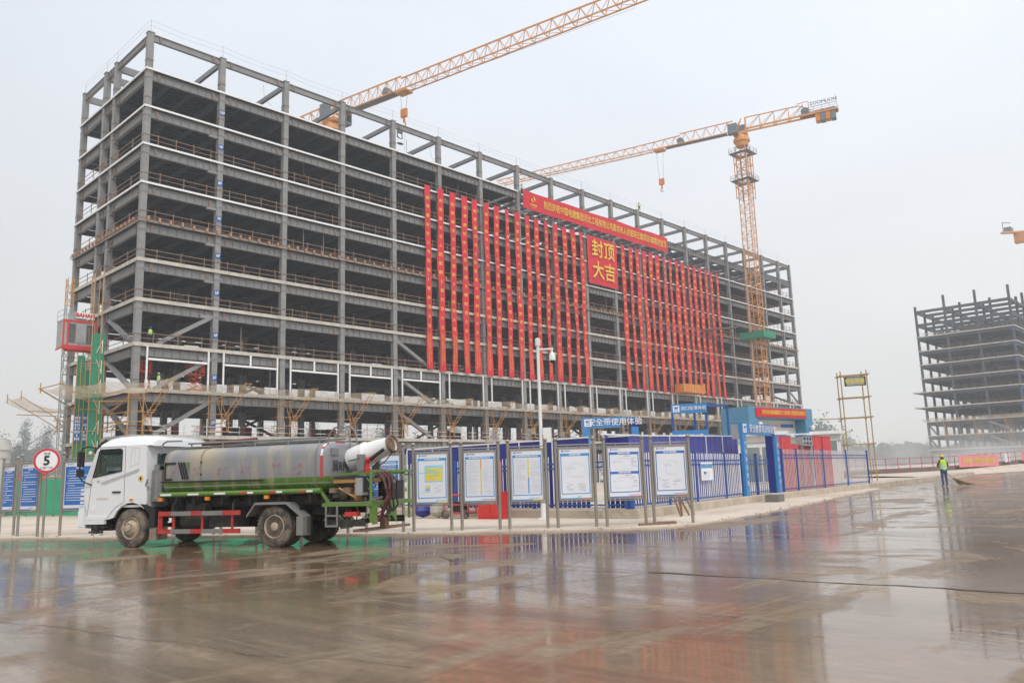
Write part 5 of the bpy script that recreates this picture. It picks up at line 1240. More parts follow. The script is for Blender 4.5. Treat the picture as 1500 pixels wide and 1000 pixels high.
for a, c in (((0, 0, 0), (.02, .3, .85)), ((.35, .1, 0), (.35, .25, .9)), ((.7, 0, 0), (.45, .3, .8)), ((1.15, 0, 0), (.9, .3, .85)), ((.55, .2, 0), (.5, .2, .8))): MB().bar(a, c, .05).link('prop', woodm, t)
MB().bar((-.1, .3, .85), (1.1, .3, .85), .06).link('head_rail', woodm, t)
for x, y, r_, w_ in ((-13.8, -71.9, .1, 1.5), (-13.0, -72.0, .1, .7)):
    tag(MB().bar((x, y, .075), (x+w_*.7, y-w_*.35, .075), .09, .06).link('timber_batten', woodm), 'dark timber batten lying on the pavement %s the fifth white board' % ('just left under' if w_ > 1 else 'right under'), 'batten')
b = MB(); b.box(-.4, -.3, 0, .4, .3, .36); tag(b.link('dark_block', mat('dark_concrete', (.18, .17, .15), .9), loc=(1.3, -68.5, 0), rot=(0, 0, R(8))), 'dark square concrete block sitting against the kerb below the gate arch', 'block')
# red A-frame barrier cut by the right edge
t = thing('barrier_stand', 'red trestle barrier leg at the far right edge of the road', 'barrier', (39.8, -70.4, 0), R(-30))
b = MB(); b.bar((-.5, 0, 0), (.1, 0, 1.1), .07); b.bar((.7, 0, 0), (.1, 0, 1.1), .07); b.bar((-.7, -.3, .04), (.9, .3, .04), .07); b.link('leg', redm, t); MB().bar((0, 0, 1.05), (2.4, 1.0, 1.05), .08, .18).link('bar', redm, t)
# ------------------------------------------------------------------ left background
t = thing('storage_silo', 'squat white cylindrical tank at the left edge beyond the boards', 'tank', (-19.3, -26.5, 0))
b = MB(); b.lathe([(0, 1.65), (4.1, 1.65)], (0, 0, 0), (0, 0, 1), 40); b.link('tank_shell', silom, t); MB().lathe([(4.1, 1.72), (4.2, 1.72), (4.72, 1.6), (4.76, 1.6)], (0, 0, 0), (0, 0, 1), 40).link('tank_roof', silom, t)
MB().lathe([(3.6, 1.70), (3.68, 1.70)], (0, 0, 0), (0, 0, 1), 40).link('rim_band', silom, t); b = MB(); b.tube((-.3, -.3, 4.7), (-.3, -.3, 5.2), .06); b.tube((.5, -.5, 4.7), (.5, -.5, 5.0), .05); b.link('vent_pipe', galv, t)
t = thing('green_hoarding', 'low green sheet fence with a pipe top rail behind the left boards and the truck', 'fence', (0, 0, 0))
GF = [(-22.5, -18), (-17.9, -26.4), (-16.1, -35.4), (-14.2, -44.5), (-11.8, -52.5), (-10.9, -56.9)]
for a, c in zip(GF, GF[1:]):
    n = 3
    for i in range(n):
        p = Vector(a).lerp(Vector(c), i/n); q = Vector(a).lerp(Vector(c), (i+1)/n)
        MB().bar((p.x, p.y, 1.15), (q.x, q.y, 1.15), .05, 2.1).link('green_panel', greenfen, t); MB().tube((p.x, p.y, .04), (p.x, p.y, 2.35), .05).link('post', railm, t)
    MB().tube((*a, 2.3), (*c, 2.3), .05).link('top_rail', tanp, t)
b = MB()
for i in range(26):
    x = -18+i*.9+random.random(); y = -14+random.random()*6; h = random.uniform(1.8, 3.0); b.box(x, y, 0, x+random.uniform(.3, 1.2), y+.4, h*.6); b.tube((x, y, 0), (x+random.uniform(-.4, .4), y, h), .05)
tag(b.link('stacked_material', clampm), 'heaped site material and pipes showing over the green fence on the left', 'building material', kind='stuff')
tag(MB().box(-15.6, -20, .04, -13.6, -19, 2.9).link('red_container', redm), 'dull red steel locker behind the green fence left of the truck cab', 'locker')
o = thing('overhead_wire', 'thin sagging wire over the trees at the left', 'wire', (0, 0, 0)); b = MB()
wp = [(-17.0, -20, 4.6), (-14, -12, 4.9), (-10.5, -3, 5.6), (-7.5, 4, 6.6), (-4.5, 8, 8.2)]; b.path(wp, .025, 4); b.link('cable', blackm, o)
# ================================================================== water truck (local x runs to the rear, y away from the camera, wheels touch y = 0)
tr = thing('water_truck', 'white water truck with a grey and green tank and a white mist cannon', 'truck', (-24.26, -63.37, .004), R(-65.08))
def wheel(x, y, w, outward, dish, parent, dbl=False):
    """outward = -1 when the face looks at -y"""
    r = .485; s = outward; ax = (0, s, 0); o = (x, y, r)
    wprof = [(-w, .27), (-w, .40), (-w+.03, .465), (-w+.05, r), (-w*.5, r), (-.05, r), (-.02, .465), (0, .40), (-.005, .30), (-.03, .275)]
    b = MB(); b.lathe(wprof, o, ax, 40)
    for i in range(40):     # tread blocks
        a = 2*math.pi*i/40; c, sn = math.cos(a), math.sin(a)
        for t0, t1 in ((-w+.02, -w*.62), (-w*.38, -.02)): b.bar((x+c*(r+.004), y+s*t0, r+sn*(r+.004)), (x+c*(r+.004), y+s*t1, r+sn*(r+.004)), .045, .014, up=(c, 0, sn))
    wh = inst('wheel', b.mesh('tyre', rubber), parent)
    b = MB()
    if dish: b.lathe([(-.03, .285), (0.0, .275), (.0, .26), (-.12, .235), (-.15, .20), (-.16, .12), (-.10, .11), (-.02, .10), (.0, .06), (.0, .01)], o, ax, 32)
    else: b.lathe([(-.03, .285), (.0, .275), (-.02, .25), (-.05, .22), (.02, .17), (.055, .15), (.055, .085), (.10, .075), (.11, .02)], o, ax, 32)
    inst('rim', b.mesh('rim', rimm), wh)
    b = MB()
    for i in range(8):
        a = 2*math.pi*i/8; q = (x+.155*math.cos(a) if dish else x+.12*math.cos(a), y, r+(.155 if dish else .12)*math.sin(a)); d0 = -.15 if dish else .04
        b.lathe([(d0, .018), (d0+.04, .018)], q, ax, 6)
        q = (x+.215*math.cos(a+.2), y, r+.215*math.sin(a+.2))
        b.k = 1; b.lathe([(-.135 if dish else -.055, .026), (-.128 if dish else -.035, .026)], q, ax, 10); b.k = 0
    inst('wheel_nut', b.mesh('wheel_nut', gmetal, blackm), wh, kind='stuff')
wheel(0, 0, .25, -1, False, tr); wheel(0, 2.28, .25, 1, False, tr)
wheel(4.37, 0, .25, -1, True, tr); wheel(4.37, .33, .25, -1, True, tr); wheel(4.37, 2.28, .25, 1, True, tr); wheel(4.37, 1.95, .25, 1, True, tr)
b = MB()
for y in (.68, 1.52): b.box(-1.2, y, .72, 6.0, y+.08, .98)
for x in (.9, 2.0, 3.1, 4.37, 5.4): b.box(x, .76, .76, x+.1, 1.52, .9)
b.tube((0, .1, .485), (0, 2.1, .485), .06, 8); b.tube((4.37, .5, .485), (4.37, 1.8, .485), .09, 8); b.ball((4.37, 1.14, .49), .22, 10); b.tube((.9, 1.14, .7), (4.2, 1.14, .55), .05, 8)
b.box(3.75, .55, .62, 5.0, .66, .72); b.box(3.75, 1.62, .62, 5.0, 1.73, .72); b.box(-.6, .5, .62, .7, .6, .7); b.box(.0, .72, .7, .75, 1.6, 1.05)
b.link('chassis', undm, tr)
# cab shell
arch_ = [(-.76+.0, .72)]+[(-.0-.62*math.cos(a), .50+.64*math.sin(a)) for a in [R(22), R(40), R(60), R(80), R(100), R(120), R(138)]]
side = [(-1.52, .74), (-1.55, 1.1), (-1.60, 1.45), (-1.58, 1.75), (-1.40, 2.15), (-1.22, 2.55), (-1.10, 2.62), (.42, 2.62), (.50, 1.13), (.46, 1.02)]
side = side+[(.62*math.cos(a), .50+.64*math.sin(a)) for a in [R(48), R(66), R(84), R(102), R(120), R(138), R(156)]]+[(-.74, .72)]
win = [(-1.30, 1.82), (-.36, 1.96), (-.36, 2.50), (-.42, 2.54), (-1.06, 2.54), (-1.13, 2.48)]
b = MB()
b.plate([(x, .0, z) for x, z in side], [[(x, .0, z) for x, z in win]], (0, .06, 0)); b.plate([(x, 2.22, z) for x, z in side], [[(x, 2.22, z) for x, z in win]], (0, .06, 0))
def ring(x, z, y0=.03, y1=2.25): return (x, y0, z), (x, y1, z)
F = [(-1.52, .74), (-1.55, 1.1), (-1.60, 1.45), (-1.585, 1.78)]
for p, q in zip(F, F[1:]): b.add([*ring(*p), *ring(*q)], [(0, 1, 3, 2)])
b.box(.38, .06, 1.0, .44, 2.22, 1.75); b.box(.36, .06, 1.75, .42, .40, 2.40); b.box(.36, 1.88, 1.75, .42, 2.22, 2.40); b.box(.36, .06, 2.40, .42, 2.22, 2.62); b.box(.36, 1.08, 1.75, .42, 1.2, 2.40)
b.box(-1.45, .06, 1.02, .4, 2.22, 1.08)
shell = inst('cab', b.mesh('cab', cabm), tr)
# domed roof
rings = []
for x, z, ins in ((-1.20, 2.56, .02), (-1.13, 2.72, .10), (-1.0, 2.82, .20), (-.7, 2.87, .22), (.0, 2.875, .22), (.42, 2.84, .20), (.60, 2.74, .16), (.62, 2.60, .10)):
    r_ = []
    zb = min(z-.02, 2.60)
    for y, zz in ((.02, zb), (.02+ins*.35, zb+(z-zb)*.55), (.05+ins, z), (.7, z+.02), (1.58, z+.02), (2.23-ins, z), (2.26-ins*.35, zb+(z-zb)*.55), (2.26, zb)): r_.append((x, y, zz))
    rings.append(r_)
MB().loft(rings).link('cab_roof', cabm, tr)
b = MB(); b.add([(-1.585, .06, 1.80), (-1.585, 2.22, 1.80), (-1.20, 2.16, 2.58), (-1.20, .12, 2.58)], [(0, 1, 2, 3)]); b.link('windshield', glassm, tr)
for y in (.03, 2.25): MB().add([(x, y, z) for x, z in win], [tuple(range(6))]).link('side_window', glassm, tr)
b = MB(); b.add([(.39, .40, 1.75), (.39, 1.88, 1.75), (.39, 1.88, 2.40), (.39, .40, 2.40)], [(0, 1, 2, 3)]); b.link('rear_window', glassm, tr)
def outline(pts, r, closed=True, y=-.005):
    b = MB(); P = [(x, y, z) for x, z in pts]; P = P+[P[0]] if closed else P; return b.path(P, r, 4)
outline(win, .018).link('window_seal', blackm, tr)
# door with its seams
door = [(-1.34, 1.80), (-1.10, 2.60), (-.26, 2.60), (-.24, 1.15), (-.52, 1.02), (-.70, .84), (-.78, .735), (-1.46, .735)]
dd = outline(door, .0055, True, -.001).link('door', blackm, tr)
MB().box(-.62, -.03, 1.40, -.36, -.002, 1.44).link('handle', blackm, dd)
b = MB(); b.bar((-1.02, -.006, 1.66), (.22, -.006, 1.99), .012, .05); b.bar((-.94, -.004, 1.62), (.2, -.004, 1.93), .01, .015); b.link('body_crease', mat('crease_grey', (.50, .51, .53), .4), tr)
b = MB(); b.plate([(-.10, -.004, 2.05), (.20, -.004, 2.12), (.23, -.004, 2.55), (-.05, -.004, 2.55)], [[(-.075, -.004, 2.075), (.18, -.004, 2.135), (.205, -.004, 2.53), (-.03, -.004, 2.53)]], (0, .006, 0)); b.box(.06, -.006, 2.12, .075, 0, 2.5); b.link('side_vent', mat('vent_grey', (.62, .63, .65), .4), tr)
b = MB(); b.box(-1.50, -.03, .72, -.78, .02, .80); b.box(-1.47, -.05, .60, -.82, .03, .715); b.link('sill_step', cabm, tr); b = MB(); b.box(-1.40, -.02, .50, -.85, .2, .56); b.bar((-1.1, 0, .36), (-1.1, 0, .6), .1); b.bar((-1.35, 0, .40), (-.9, 0, .40), .05); b.box(-1.5, .2, .42, -.8, 1.9, .62); b.link('entry_step', undm, tr)
b = MB(); b.box(-1.74, -.0, .50, -1.50, 2.28, 1.04); bp = b.link('bumper', cabm, tr)
MB().box(-1.755, -.012, .55, -1.60, .25, .95).link('headlight', whitet, bp); MB().box(-1.75, .6, .56, -1.741, 1.7, .92).link('grille', blackm, bp)
b = MB(); b.box(-1.70, .1, 1.10, -1.55, .16, 1.62)
for i in range(4): b.box(-1.68, -.03, 1.14+i*.11, -1.58, .1, 1.20+i*.11)
b.link('air_deflector', cabm, tr)
b = MB(); b.path([(-1.20, .0, 2.58), (-1.40, -.10, 2.63), (-1.56, -.16, 2.60), (-1.60, -.18, 2.45), (-1.60, -.18, 1.85), (-1.54, -.12, 1.72), (-1.34, -.01, 1.62)], .02, 6); b.link('mirror_arm', blackm, tr)
b = MB(); b.box(-1.62, -.26, 2.10, -1.55, -.08, 2.50); b.box(-1.63, -.26, 1.84, -1.54, -.08, 2.03); b.link('mirror', blackm, tr)
b = MB(); b.box(-1.52, .3, 2.58, -1.2, 2.0, 2.70); b.bar((-1.55, .25, 2.5), (-1.15, .25, 2.78), .06, .12); b.link('sun_visor', blackm, tr)
MB().ball((-1.45, .0, 2.47), .05, 8).link('fender_mirror', whitet, tr)
b = MB(); b.box(-.05, -.02, 1.19, .06, -.002, 1.24); b.link('marker_lamp', ambers, tr)
b = MB(); b.lathe([(0, .085), (.004, .085)], (.28, -.002, 1.75), (0, -1, 0), 18); s_ = b.link('round_sticker', mat('sticker_yellow', (.78, .52, .18), .6), tr); MB().box(.25, -.009, 1.71, .31, -.007, 1.79).link('print', blackt, s_)
b = MB(); b.lathe([(0, .085), (.004, .085)], (-1.26, -.002, 1.02), (0, -1, 0), 16); b.link('round_sticker', whitet, tr)
b = MB(); text_rows(b, -1.22, -.76, 1.30, 1.22, 1, .06, 4, -.006); b.link('faded_print', mat('faint_orange', (.72, .58, .48), .6), tr); text('FH', .08, blackt, tr, (-1.12, -.012, 1.70), (R(90), 0, 0))
b = MB(); b.box(-1.0, .3, 1.10, -.5, .8, 1.3); b.box(-.6, .35, 1.3, -.45, .8, 2.1); b.box(-1.0, 1.4, 1.10, -.5, 1.9, 1.3); b.box(-.6, 1.4, 1.3, -.45, 1.9, 2.1); b.box(-1.5, .1, 1.5, -1.25, 2.1, 1.85); b.link('seat', undm, tr)
MB().lathe([(0, .21), (.02, .23), (.04, .21), (.02, .19)], (-1.15, .55, 1.80), (.8, 0, .6), 20).link('steering_wheel', blackm, tr)
# arch liner, mudguard and flap
pts = [(.66*math.cos(a), .50+.66*math.sin(a)) for a in [R(8), R(25), R(45), R(65), R(90), R(115), R(140), R(160)]]
b = MB()
for p, q in zip(pts, pts[1:]): b.add([(p[0], .03, p[1]), (q[0], .03, q[1]), (q[0], .55, q[1]), (p[0], .55, p[1])], [(0, 1, 2, 3)])
b.box(.62, -.02, .50, .80, .45, .98); b.add([(.30, -.01, 1.10), (.52, -.01, 1.08), (.80, -.01, .98), (.80, -.01, .5), (.64, -.01, .5), (.60, -.01, .85)], [(0, 1, 2, 3, 4, 5)]); b.link('mudguard', blackm, tr)
MB().box(.63, 0, .18, .83, .42, .50).link('mud_flap', dusty, tr)
b = MB(); b.bar((.45, .0, 1.55), (.50, .0, 1.72), .03); b.bar((.50, 0, 1.55), (.62, .0, 1.45), .03); b.box(.5, .15, 1.15, .82, 2.0, 1.95); b.tube((.62, .2, 1.2), (.62, .2, 2.1), .07, 8); b.link('air_intake', gmetal, tr)
# tank
def tank_ring(x, sc, n=40):
    r_ = []
    for i in range(n):
        a = 2*math.pi*i/n; c, s = math.cos(a), math.sin(a); e = .44
        y = 1.14-1.06*math.copysign(abs(c)**e, c)*(.35+.65*sc); z = 1.87+.61*math.copysign(abs(s)**e, s)*(.45+.55*sc); r_.append((x, y, z))
    return r_
tankm = bpy.data.materials.new('tank_paint'); tankm.use_nodes = True; N = tankm.node_tree.nodes; L = tankm.node_tree.links; bs = N['Principled BSDF']
tcn = N.new('ShaderNodeTexCoord'); sx = N.new('ShaderNodeSeparateXYZ'); L.new(tcn.outputs['Object'], sx.inputs[0])
rp = N.new('ShaderNodeValToRGB'); rp.color_ramp.interpolation = 'CONSTANT'; mr = N.new('ShaderNodeMapRange'); mr.inputs[1].default_value = 1.2; mr.inputs[2].default_value = 2.6; L.new(sx.outputs['Z'], mr.inputs[0]); L.new(mr.outputs[0], rp.inputs[0])
E_ = rp.color_ramp.elements; E_[0].position = 0; E_[0].color = (.105, .215, .03, 1); E_[1].position = .314; E_[1].color = (.27, .275, .285, 1)
for p_, c_ in ((.20, (.36, .37, .36, 1)), (.222, (.105, .215, .03, 1))): q_ = E_.new(p_); q_.color = c_
nz = N.new('ShaderNodeTexNoise'); mp_ = N.new('ShaderNodeMapping'); mp_.inputs['Scale'].default_value = (2.2, 1, .35); L.new(tcn.outputs['Object'], mp_.inputs[0]); L.new(mp_.outputs[0], nz.inputs['Vector']); nz.inputs['Scale'].default_value = 2.0; nz.inputs['Detail'].default_value = 8
dmr = N.new('ShaderNodeMapRange'); dmr.inputs[1].default_value = .50; dmr.inputs[2].default_value = .74; dmr.inputs[4].default_value = .8; L.new(nz.outputs[0], dmr.inputs[0])
# heavier brown run-off below the filler cap, about x = 2.1
gx = N.new('ShaderNodeMath'); gx.operation = 'SUBTRACT'; gx.inputs[1].default_value = 2.15; L.new(sx.outputs['X'], gx.inputs[0]); ga = N.new('ShaderNodeMath'); ga.operation = 'ABSOLUTE'; L.new(gx.outputs[0], ga.inputs[0])
gm = N.new('ShaderNodeMapRange'); gm.inputs[1].default_value = .1; gm.inputs[2].default_value = .75; gm.inputs[3].default_value = 1.0; gm.inputs[4].default_value = 0; L.new(ga.outputs[0], gm.inputs[0])
zm = N.new('ShaderNodeMapRange'); zm.inputs[1].default_value = 1.65; zm.inputs[2].default_value = 2.25; L.new(sx.outputs['Z'], zm.inputs[0]); gz = N.new('ShaderNodeMath'); gz.operation = 'MULTIPLY'; L.new(gm.outputs[0], gz.inputs[0]); L.new(zm.outputs[0], gz.inputs[1])
ad = N.new('ShaderNodeMath'); ad.operation = 'MAXIMUM'; L.new(dmr.outputs[0], ad.inputs[0]); L.new(gz.outputs[0], ad.inputs[1])
mm = N.new('ShaderNodeMix'); mm.data_type = 'RGBA'; L.new(ad.outputs[0], mm.inputs[0]); L.new(rp.outputs[0], mm.inputs[6]); mm.inputs[7].default_value = (.47, .40, .27, 1); L.new(mm.outputs[2], bs.inputs['Base Color'])
bs.inputs['Roughness'].default_value = .38; bs.inputs['Metallic'].default_value = .25
rings = [tank_ring(.86, .55), tank_ring(.88, .85), tank_ring(.95, 1)]+[tank_ring(x, 1) for x in (2.1, 3.2, 4.4, 5.45)]+[tank_ring(5.56, .985), tank_ring(5.66, .93), tank_ring(5.72, .80), tank_ring(5.75, .5), tank_ring(5.76, .1)]
tk = inst('tank', MB().loft(rings).mesh('tank', tankm), tr)
for x in (.97, 2.10, 5.46):
    b = MB(); R0 = tank_ring(x, 1.012)
    for p, q in zip(R0, R0[1:]+R0[:1]): b.bar(p, q, .03, .012)
    b.link('tank_band', gmetal, tk)
b = MB(); y = .062
for p, q, w in (((1.0, 2.10), (1.32, 2.10), .05), ((1.0, 2.12), (1.0, 1.67), .05), ((1.0, 1.69), (1.22, 1.69), .05), ((1.42, 2.12), (1.56, 1.69), .045), ((1.50, 2.12), (1.64, 1.69), .045), ((1.58, 2.12), (1.72, 1.69), .045), ((.86, 1.635), (4.0, 1.60), .035)): b.bar((p[0], y, p[1]), (q[0], y, q[1]), .012, w)
b.link('stripe_decal', blackt, tk)
b = MB(); b.add([(1.66, .056, 2.12), (1.75, .056, 2.12), (1.73, .056, 1.80)], [(0, 1, 2)]); b.link('leaf_decal', greenm, tk)
b = MB(); rnd = random.Random(11)
for cx in (1.25, 1.95, 2.75, 3.45, 4.35, 5.0):
    for i in range(7): u, v = cx+rnd.uniform(-.12, .12), 1.85+rnd.uniform(-.14, .12); a = rnd.uniform(0, 3.1); l = rnd.uniform(.02, .06); b.bar((u, y-.004, v), (u+l*math.cos(a), y-.004, v+l*math.sin(a)), .006, .012)
b.link('red_scrawl', inkr, tk)
b = MB()
for z, x in ((2.10, 2.12), (1.80, 2.12)): b.lathe([(0, .025), (.006, .025)], (x, y, z), (0, -1, 0), 10)
b.link('bolt', blackt, tk)
# walkway and pipes on top
b = MB(); b.box(.9, .7, 2.50, 5.5, 1.55, 2.54)
for y_ in (.66, 1.6): b.tube((1.2, y_, 2.62), (5.4, y_, 2.60), .025, 6)
for x in (1.3, 2.3, 3.3, 4.3, 5.2): b.tube((x, .66, 2.48), (x, .66, 2.62), .02, 6)
b.link('walkway', gmetal, tk); MB().tube((1.6, .72, 2.60), (3.3, .72, 2.64), .055, 8).link('suction_hose', hosem, tk)
MB().lathe([(0, .28), (.1, .28), (.12, .24), (.17, .1)], (3.0, 1.15, 2.5), (0, 0, 1), 20).link('filler_cap', gmetal, tk)
b = MB(); b.path([(.78, .15, 2.35), (.82, .15, 2.62), (.95, .15, 2.68), (1.3, .3, 2.68)], .022, 6); b.link('grab_rail', gmetal, tk)
# green side pipe with reflectors
pp = MB().tube((.92, .02, 1.31), (5.66, .02, 1.31), .065, 12).link('side_pipe', greenm, tr)
b = MB()
for x in (1.15, 2.0, 2.8): b.box(x-.17, -.055, 1.285, x+.17, -.045, 1.33)
for x in (3.62, 4.45, 5.3): b.box(x, -.055, 1.285, x+.17, -.045, 1.33)
b.link('white_reflector', whitet, pp); b = MB()
for x in (3.42, 4.25, 5.1): b.box(x, -.055, 1.285, x+.17, -.045, 1.33)
b.link('red_reflector', inkr, pp)
for x in (.95, 2.4, 4.15): MB().box(x-.06, -.03, 1.15, x+.06, .04, 1.235).link('marker_lamp', ambers, tr)
b = MB(); 
for i in range(6): x = 1.0+i*.85; b.box(x, .1, 1.05, x+.08, 2.18, 1.28)
b.box(.9, .5, .98, 5.6, .62, 1.2); b.box(.9, 1.6, .98, 5.6, 1.72, 1.2); b.link('tank_cradle', undm, tr)
# side guard
b = MB()
def banded(z):
    x = .93; k = 1
    for w in (.36, .62, .34, .62, .40):
        b.k = k; b.box(x, -.01, z-.06, min(x+w, 3.39), .03, z+.05); x += w+.001; k = 1-k
    b.k = 1; b.box(x, -.01, z-.06, 3.39, .03, z+.05)
banded(.84); banded(.40); b.k = 1
for x in (.93, 1.32, 2.2, 3.1): b.box(x, .031, .36, x+.055, .07, .88)
b.box(.90, -.01, .34, .928, .1, .9)
inst('side_guard', b.mesh('side_guard', gmetal, mat('dirty_red', (.46, .035, .03), .55, 0, .2, 4, dirt=((.22, .16, .12), 5, .5))), tr)
b = MB(); b.lathe([(-.42, .14), (-.40, .20), (.40, .20), (.42, .14)], (1.85, .35, .62), (1, 0, 0), 18); b.box(1.2, .2, .9, 1.3, 1.1, 1.25); b.lathe([(-.3, .13), (.3, .13)], (1.85, .35, .95), (1, 0, 0), 14); b.link('air_tank', undm, tr)
b = MB(); b.box(2.35, .15, .48, 3.2, .65, .88); b.box(1.2, .9, .45, 2.2, 1.4, .75); b.link('battery_box', undm, tr)
b = MB(); rnd = random.Random(4)
for i in range(14): x = rnd.uniform(1, 3.3); b.path([(x, .3+rnd.random()*.8, 1.2), (x+.1, .25+rnd.random(), .9), (x+.5, .4, .75+rnd.random()*.2)], .018, 5)
b.path([(1.25, .1, .85), (1.25, .1, 1.0), (1.33, .1, 1.12), (1.4, .1, 1.15)], .03, 6); b.path([(3.1, .1, .85), (3.1, .1, 1.05), (3.15, .1, 1.15)], .03, 6); b.link('pipework', undm, tr)
# far side guard so that the underbody is closed from the other side
MB().box(.95, 2.2, .36, 3.3, 2.23, .85).link('side_guard', undm, tr)
# rear fender
b = MB(); fp = [(3.62, .76), (3.86, 1.06), (4.74, 1.06), (5.20, .72), (5.20, .30)]
for p, q in zip(fp, fp[1:]): b.bar((p[0], .14, p[1]), (q[0], .14, q[1]), .34, .02, up=(0, 1, 0)) if False else b.add([(p[0], -.06, p[1]), (q[0], -.06, q[1]), (q[0], .3, q[1]), (p[0], .3, p[1]), (p[0], -.06, p[1]-.03), (q[0], -.06, q[1]-.03), (q[0], .3, q[1]-.03), (p[0], .3, p[1]-.03)], [(0, 1, 2, 3), (4, 5, 6, 7), (0, 1, 5, 4), (3, 2, 6, 7)])
for p, q in zip(fp[:3], fp[1:4]): b.add([(p[0], -.062, p[1]+.01), (q[0], -.062, q[1]+.01), (q[0], -.062, q[1]-.05), (p[0], -.062, p[1]-.05)], [(0, 1, 2, 3)])
b.box(5.04, -.06, .28, 5.22, .12, .72); b.link('rear_fender', gmetal, tr); MB().box(4.98, .14, .30, 5.02, .66, .95).link('mud_flap', blackm, tr)
b = MB()
for p, q in zip(fp, fp[1:]): b.add([(p[0], 1.66, p[1]), (q[0], 1.66, q[1]), (q[0], 2.3, q[1]), (p[0], 2.3, p[1])], [(0, 1, 2, 3)])
b.link('rear_fender', gmetal, tr)
# tank rear: reflective arc, ladder, number
b = MB(); R0 = tank_ring(5.60, .985)
for i, (p, q) in enumerate(zip(R0, R0[1:]+R0[:1])):
    if p[2] > 1.62 or q[2] > 1.62: b.k = i % 3 == 0; b.bar((5.62, p[1], p[2]), (5.62, q[1], q[2]), .05, .02)
inst('reflective_tape', b.mesh('reflective_tape', whitet, inkr), tk)
text('冀RF9', .30, blackt, tk, (5.775, .72, 1.87), (R(90), 0, R(90))); text('817', .30, blackt, tk, (5.775, 1.62, 1.87), (R(90), 0, R(90)))
b = MB()
for y_ in (1.05, 1.38): b.path([(5.85, y_, 1.0), (5.85, y_, 2.5), (5.80, y_, 2.78), (5.62, y_, 2.90), (5.40, y_, 2.86), (5.25, y_, 2.70), (5.2, y_, 2.5)], .022, 7)
for i in range(6): b.tube((5.85, 1.05, 1.15+i*.25), (5.85, 1.38, 1.15+i*.25), .018, 6)
b.link('ladder', gmetal, tr)
b = MB(); b.box(5.66, .32, 2.15, 5.78, .62, 2.32); b.box(5.66, 1.75, 2.15, 5.78, 2.0, 2.3); b.box(5.76, 1.3, 2.1, 5.86, 1.6, 2.2); b.link('work_lamp', gmetal, tr)
# rear platform, rack, machinery
b = MB(); b.box(5.70, .0, .93, 7.0, .07, 1.01); b.box(5.70, 2.15, .93, 7.0, 2.22, 1.01); b.box(5.7, .07, .93, 5.78, 2.15, 1.01); b.box(6.9, .07, .93, 7.0, 2.15, 1.01)
for y_ in (.1, 1.0, 2.1): b.tube((6.95, y_, .55), (6.95, y_, 1.75), .035, 8)
for y_ in (.45, 1.75): b.tube((6.4, y_, .95), (6.4, y_, 1.68), .035, 8)
b.box(5.9, .4, 1.66, 7.0, .46, 1.71); b.box(5.9, 1.75, 1.66, 7.0, 1.81, 1.71); b.box(6.94, .1, 1.70, 7.0, 2.1, 1.76)
b.bar((5.62, .1, 1.28), (5.85, .1, .99), .10, .04); b.box(6.98, .1, .5, 7.02, .3, .98)
b.add([(6.98, .75, 1.0), (6.98, 1.35, 1.0), (6.98, 1.35, .45), (6.98, 1.2, .6), (6.98, .9, .75)], [(0, 1, 2, 3, 4)]); b.link('rear_rack', greenm, tr)
MB().box(5.72, .08, 1.011, 6.95, 2.14, 1.03).link('deck_plate', gmetal, tr)
b = MB(); b.box(5.95, .25, 1.04, 6.5, .9, 1.40); b.box(6.0, .2, 1.40, 6.45, .95, 1.46); b.lathe([(0, .14), (.12, .14), (.16, .06)], (6.2, .24, 1.22), (0, -1, 0), 14); b.box(6.55, 1.2, 1.04, 6.9, 1.9, 1.5); b.link('generator', undm, tr)
b = MB(); b.box(5.92, .15, 1.47, 6.75, 1.0, 1.56); b.box(6.5, .12, 1.05, 6.6, .3, 1.45); b.tube((6.1, .1, 1.35), (6.6, .1, 1.1), .03); b.link('pump_guard', mat('faded_orange', (.42, .22, .07), .6, 0, .25, 5, dirt=((.10, .07, .05), 5, .5)), tr)
b = MB(); b.box(5.94, .13, 1.57, 6.7, 1.02, 1.62); b.box(6.75, .05, 1.25, 6.82, .4, 1.6); b.link('canopy', blackm, tr)
b = MB(); b.box(6.60, .0, 1.18, 6.78, .28, 1.58); b.link('control_box', galv, tr)
b = MB(); b.box(6.3, .02, .70, 6.62, .2, .80); b.box(6.86, .8, .95, 7.02, .95, 1.0); b.link('tail_lamp', redm, tr)
rnd = random.Random(9)
for i in range(3):
    b = MB()
    y_ = .35+i*.16; pts = [(6.95, y_, 1.75)]
    for j in range(1, 9): pts.append((7.02+.22*math.sin(j*.42+i*.3), y_+rnd.uniform(-.04, .04), 1.75-j*.15))
    b.path(pts, .028, 6); b.link('hose', hosem, tr)
for i in range(3):
    b = MB(); y_ = .5+i*.22; b.path([(7.0, y_, 1.7), (7.10+.05*i, y_, 1.5), (7.2-.02*i, y_+.05, 1.1), (7.18, y_+.1, .8+.06*i), (7.08, y_, .66+.05*i), (7.02, y_, .9)], .022, 6); b.link('hose', blackm, tr)
b = MB(); b.path([(6.0, .4, 1.2), (5.9, .3, .95), (6.1, .2, .85), (6.4, .1, 1.0)], .03, 6); b.link('hose', blackm, tr)
b = MB()
for i in range(8): b.box(5.85+i*.115, .1, .52, 5.93+i*.115, 2.1, .56)
b.box(5.8, .08, .46, 6.8, .11, .62); b.box(5.8, 2.1, .46, 6.8, 2.13, .62); b.link('step_grating', undm, tr)
b = MB(); 
for x in (5.82, 6.12): b.bar((x, -.01, .46), (x, -.01, .95), .035)
b.bar((5.82, -.01, .48), (6.12, -.01, .48), .04); b.bar((5.82, -.01, .72), (6.12, -.01, .72), .04); b.link('side_step', gmetal, tr)
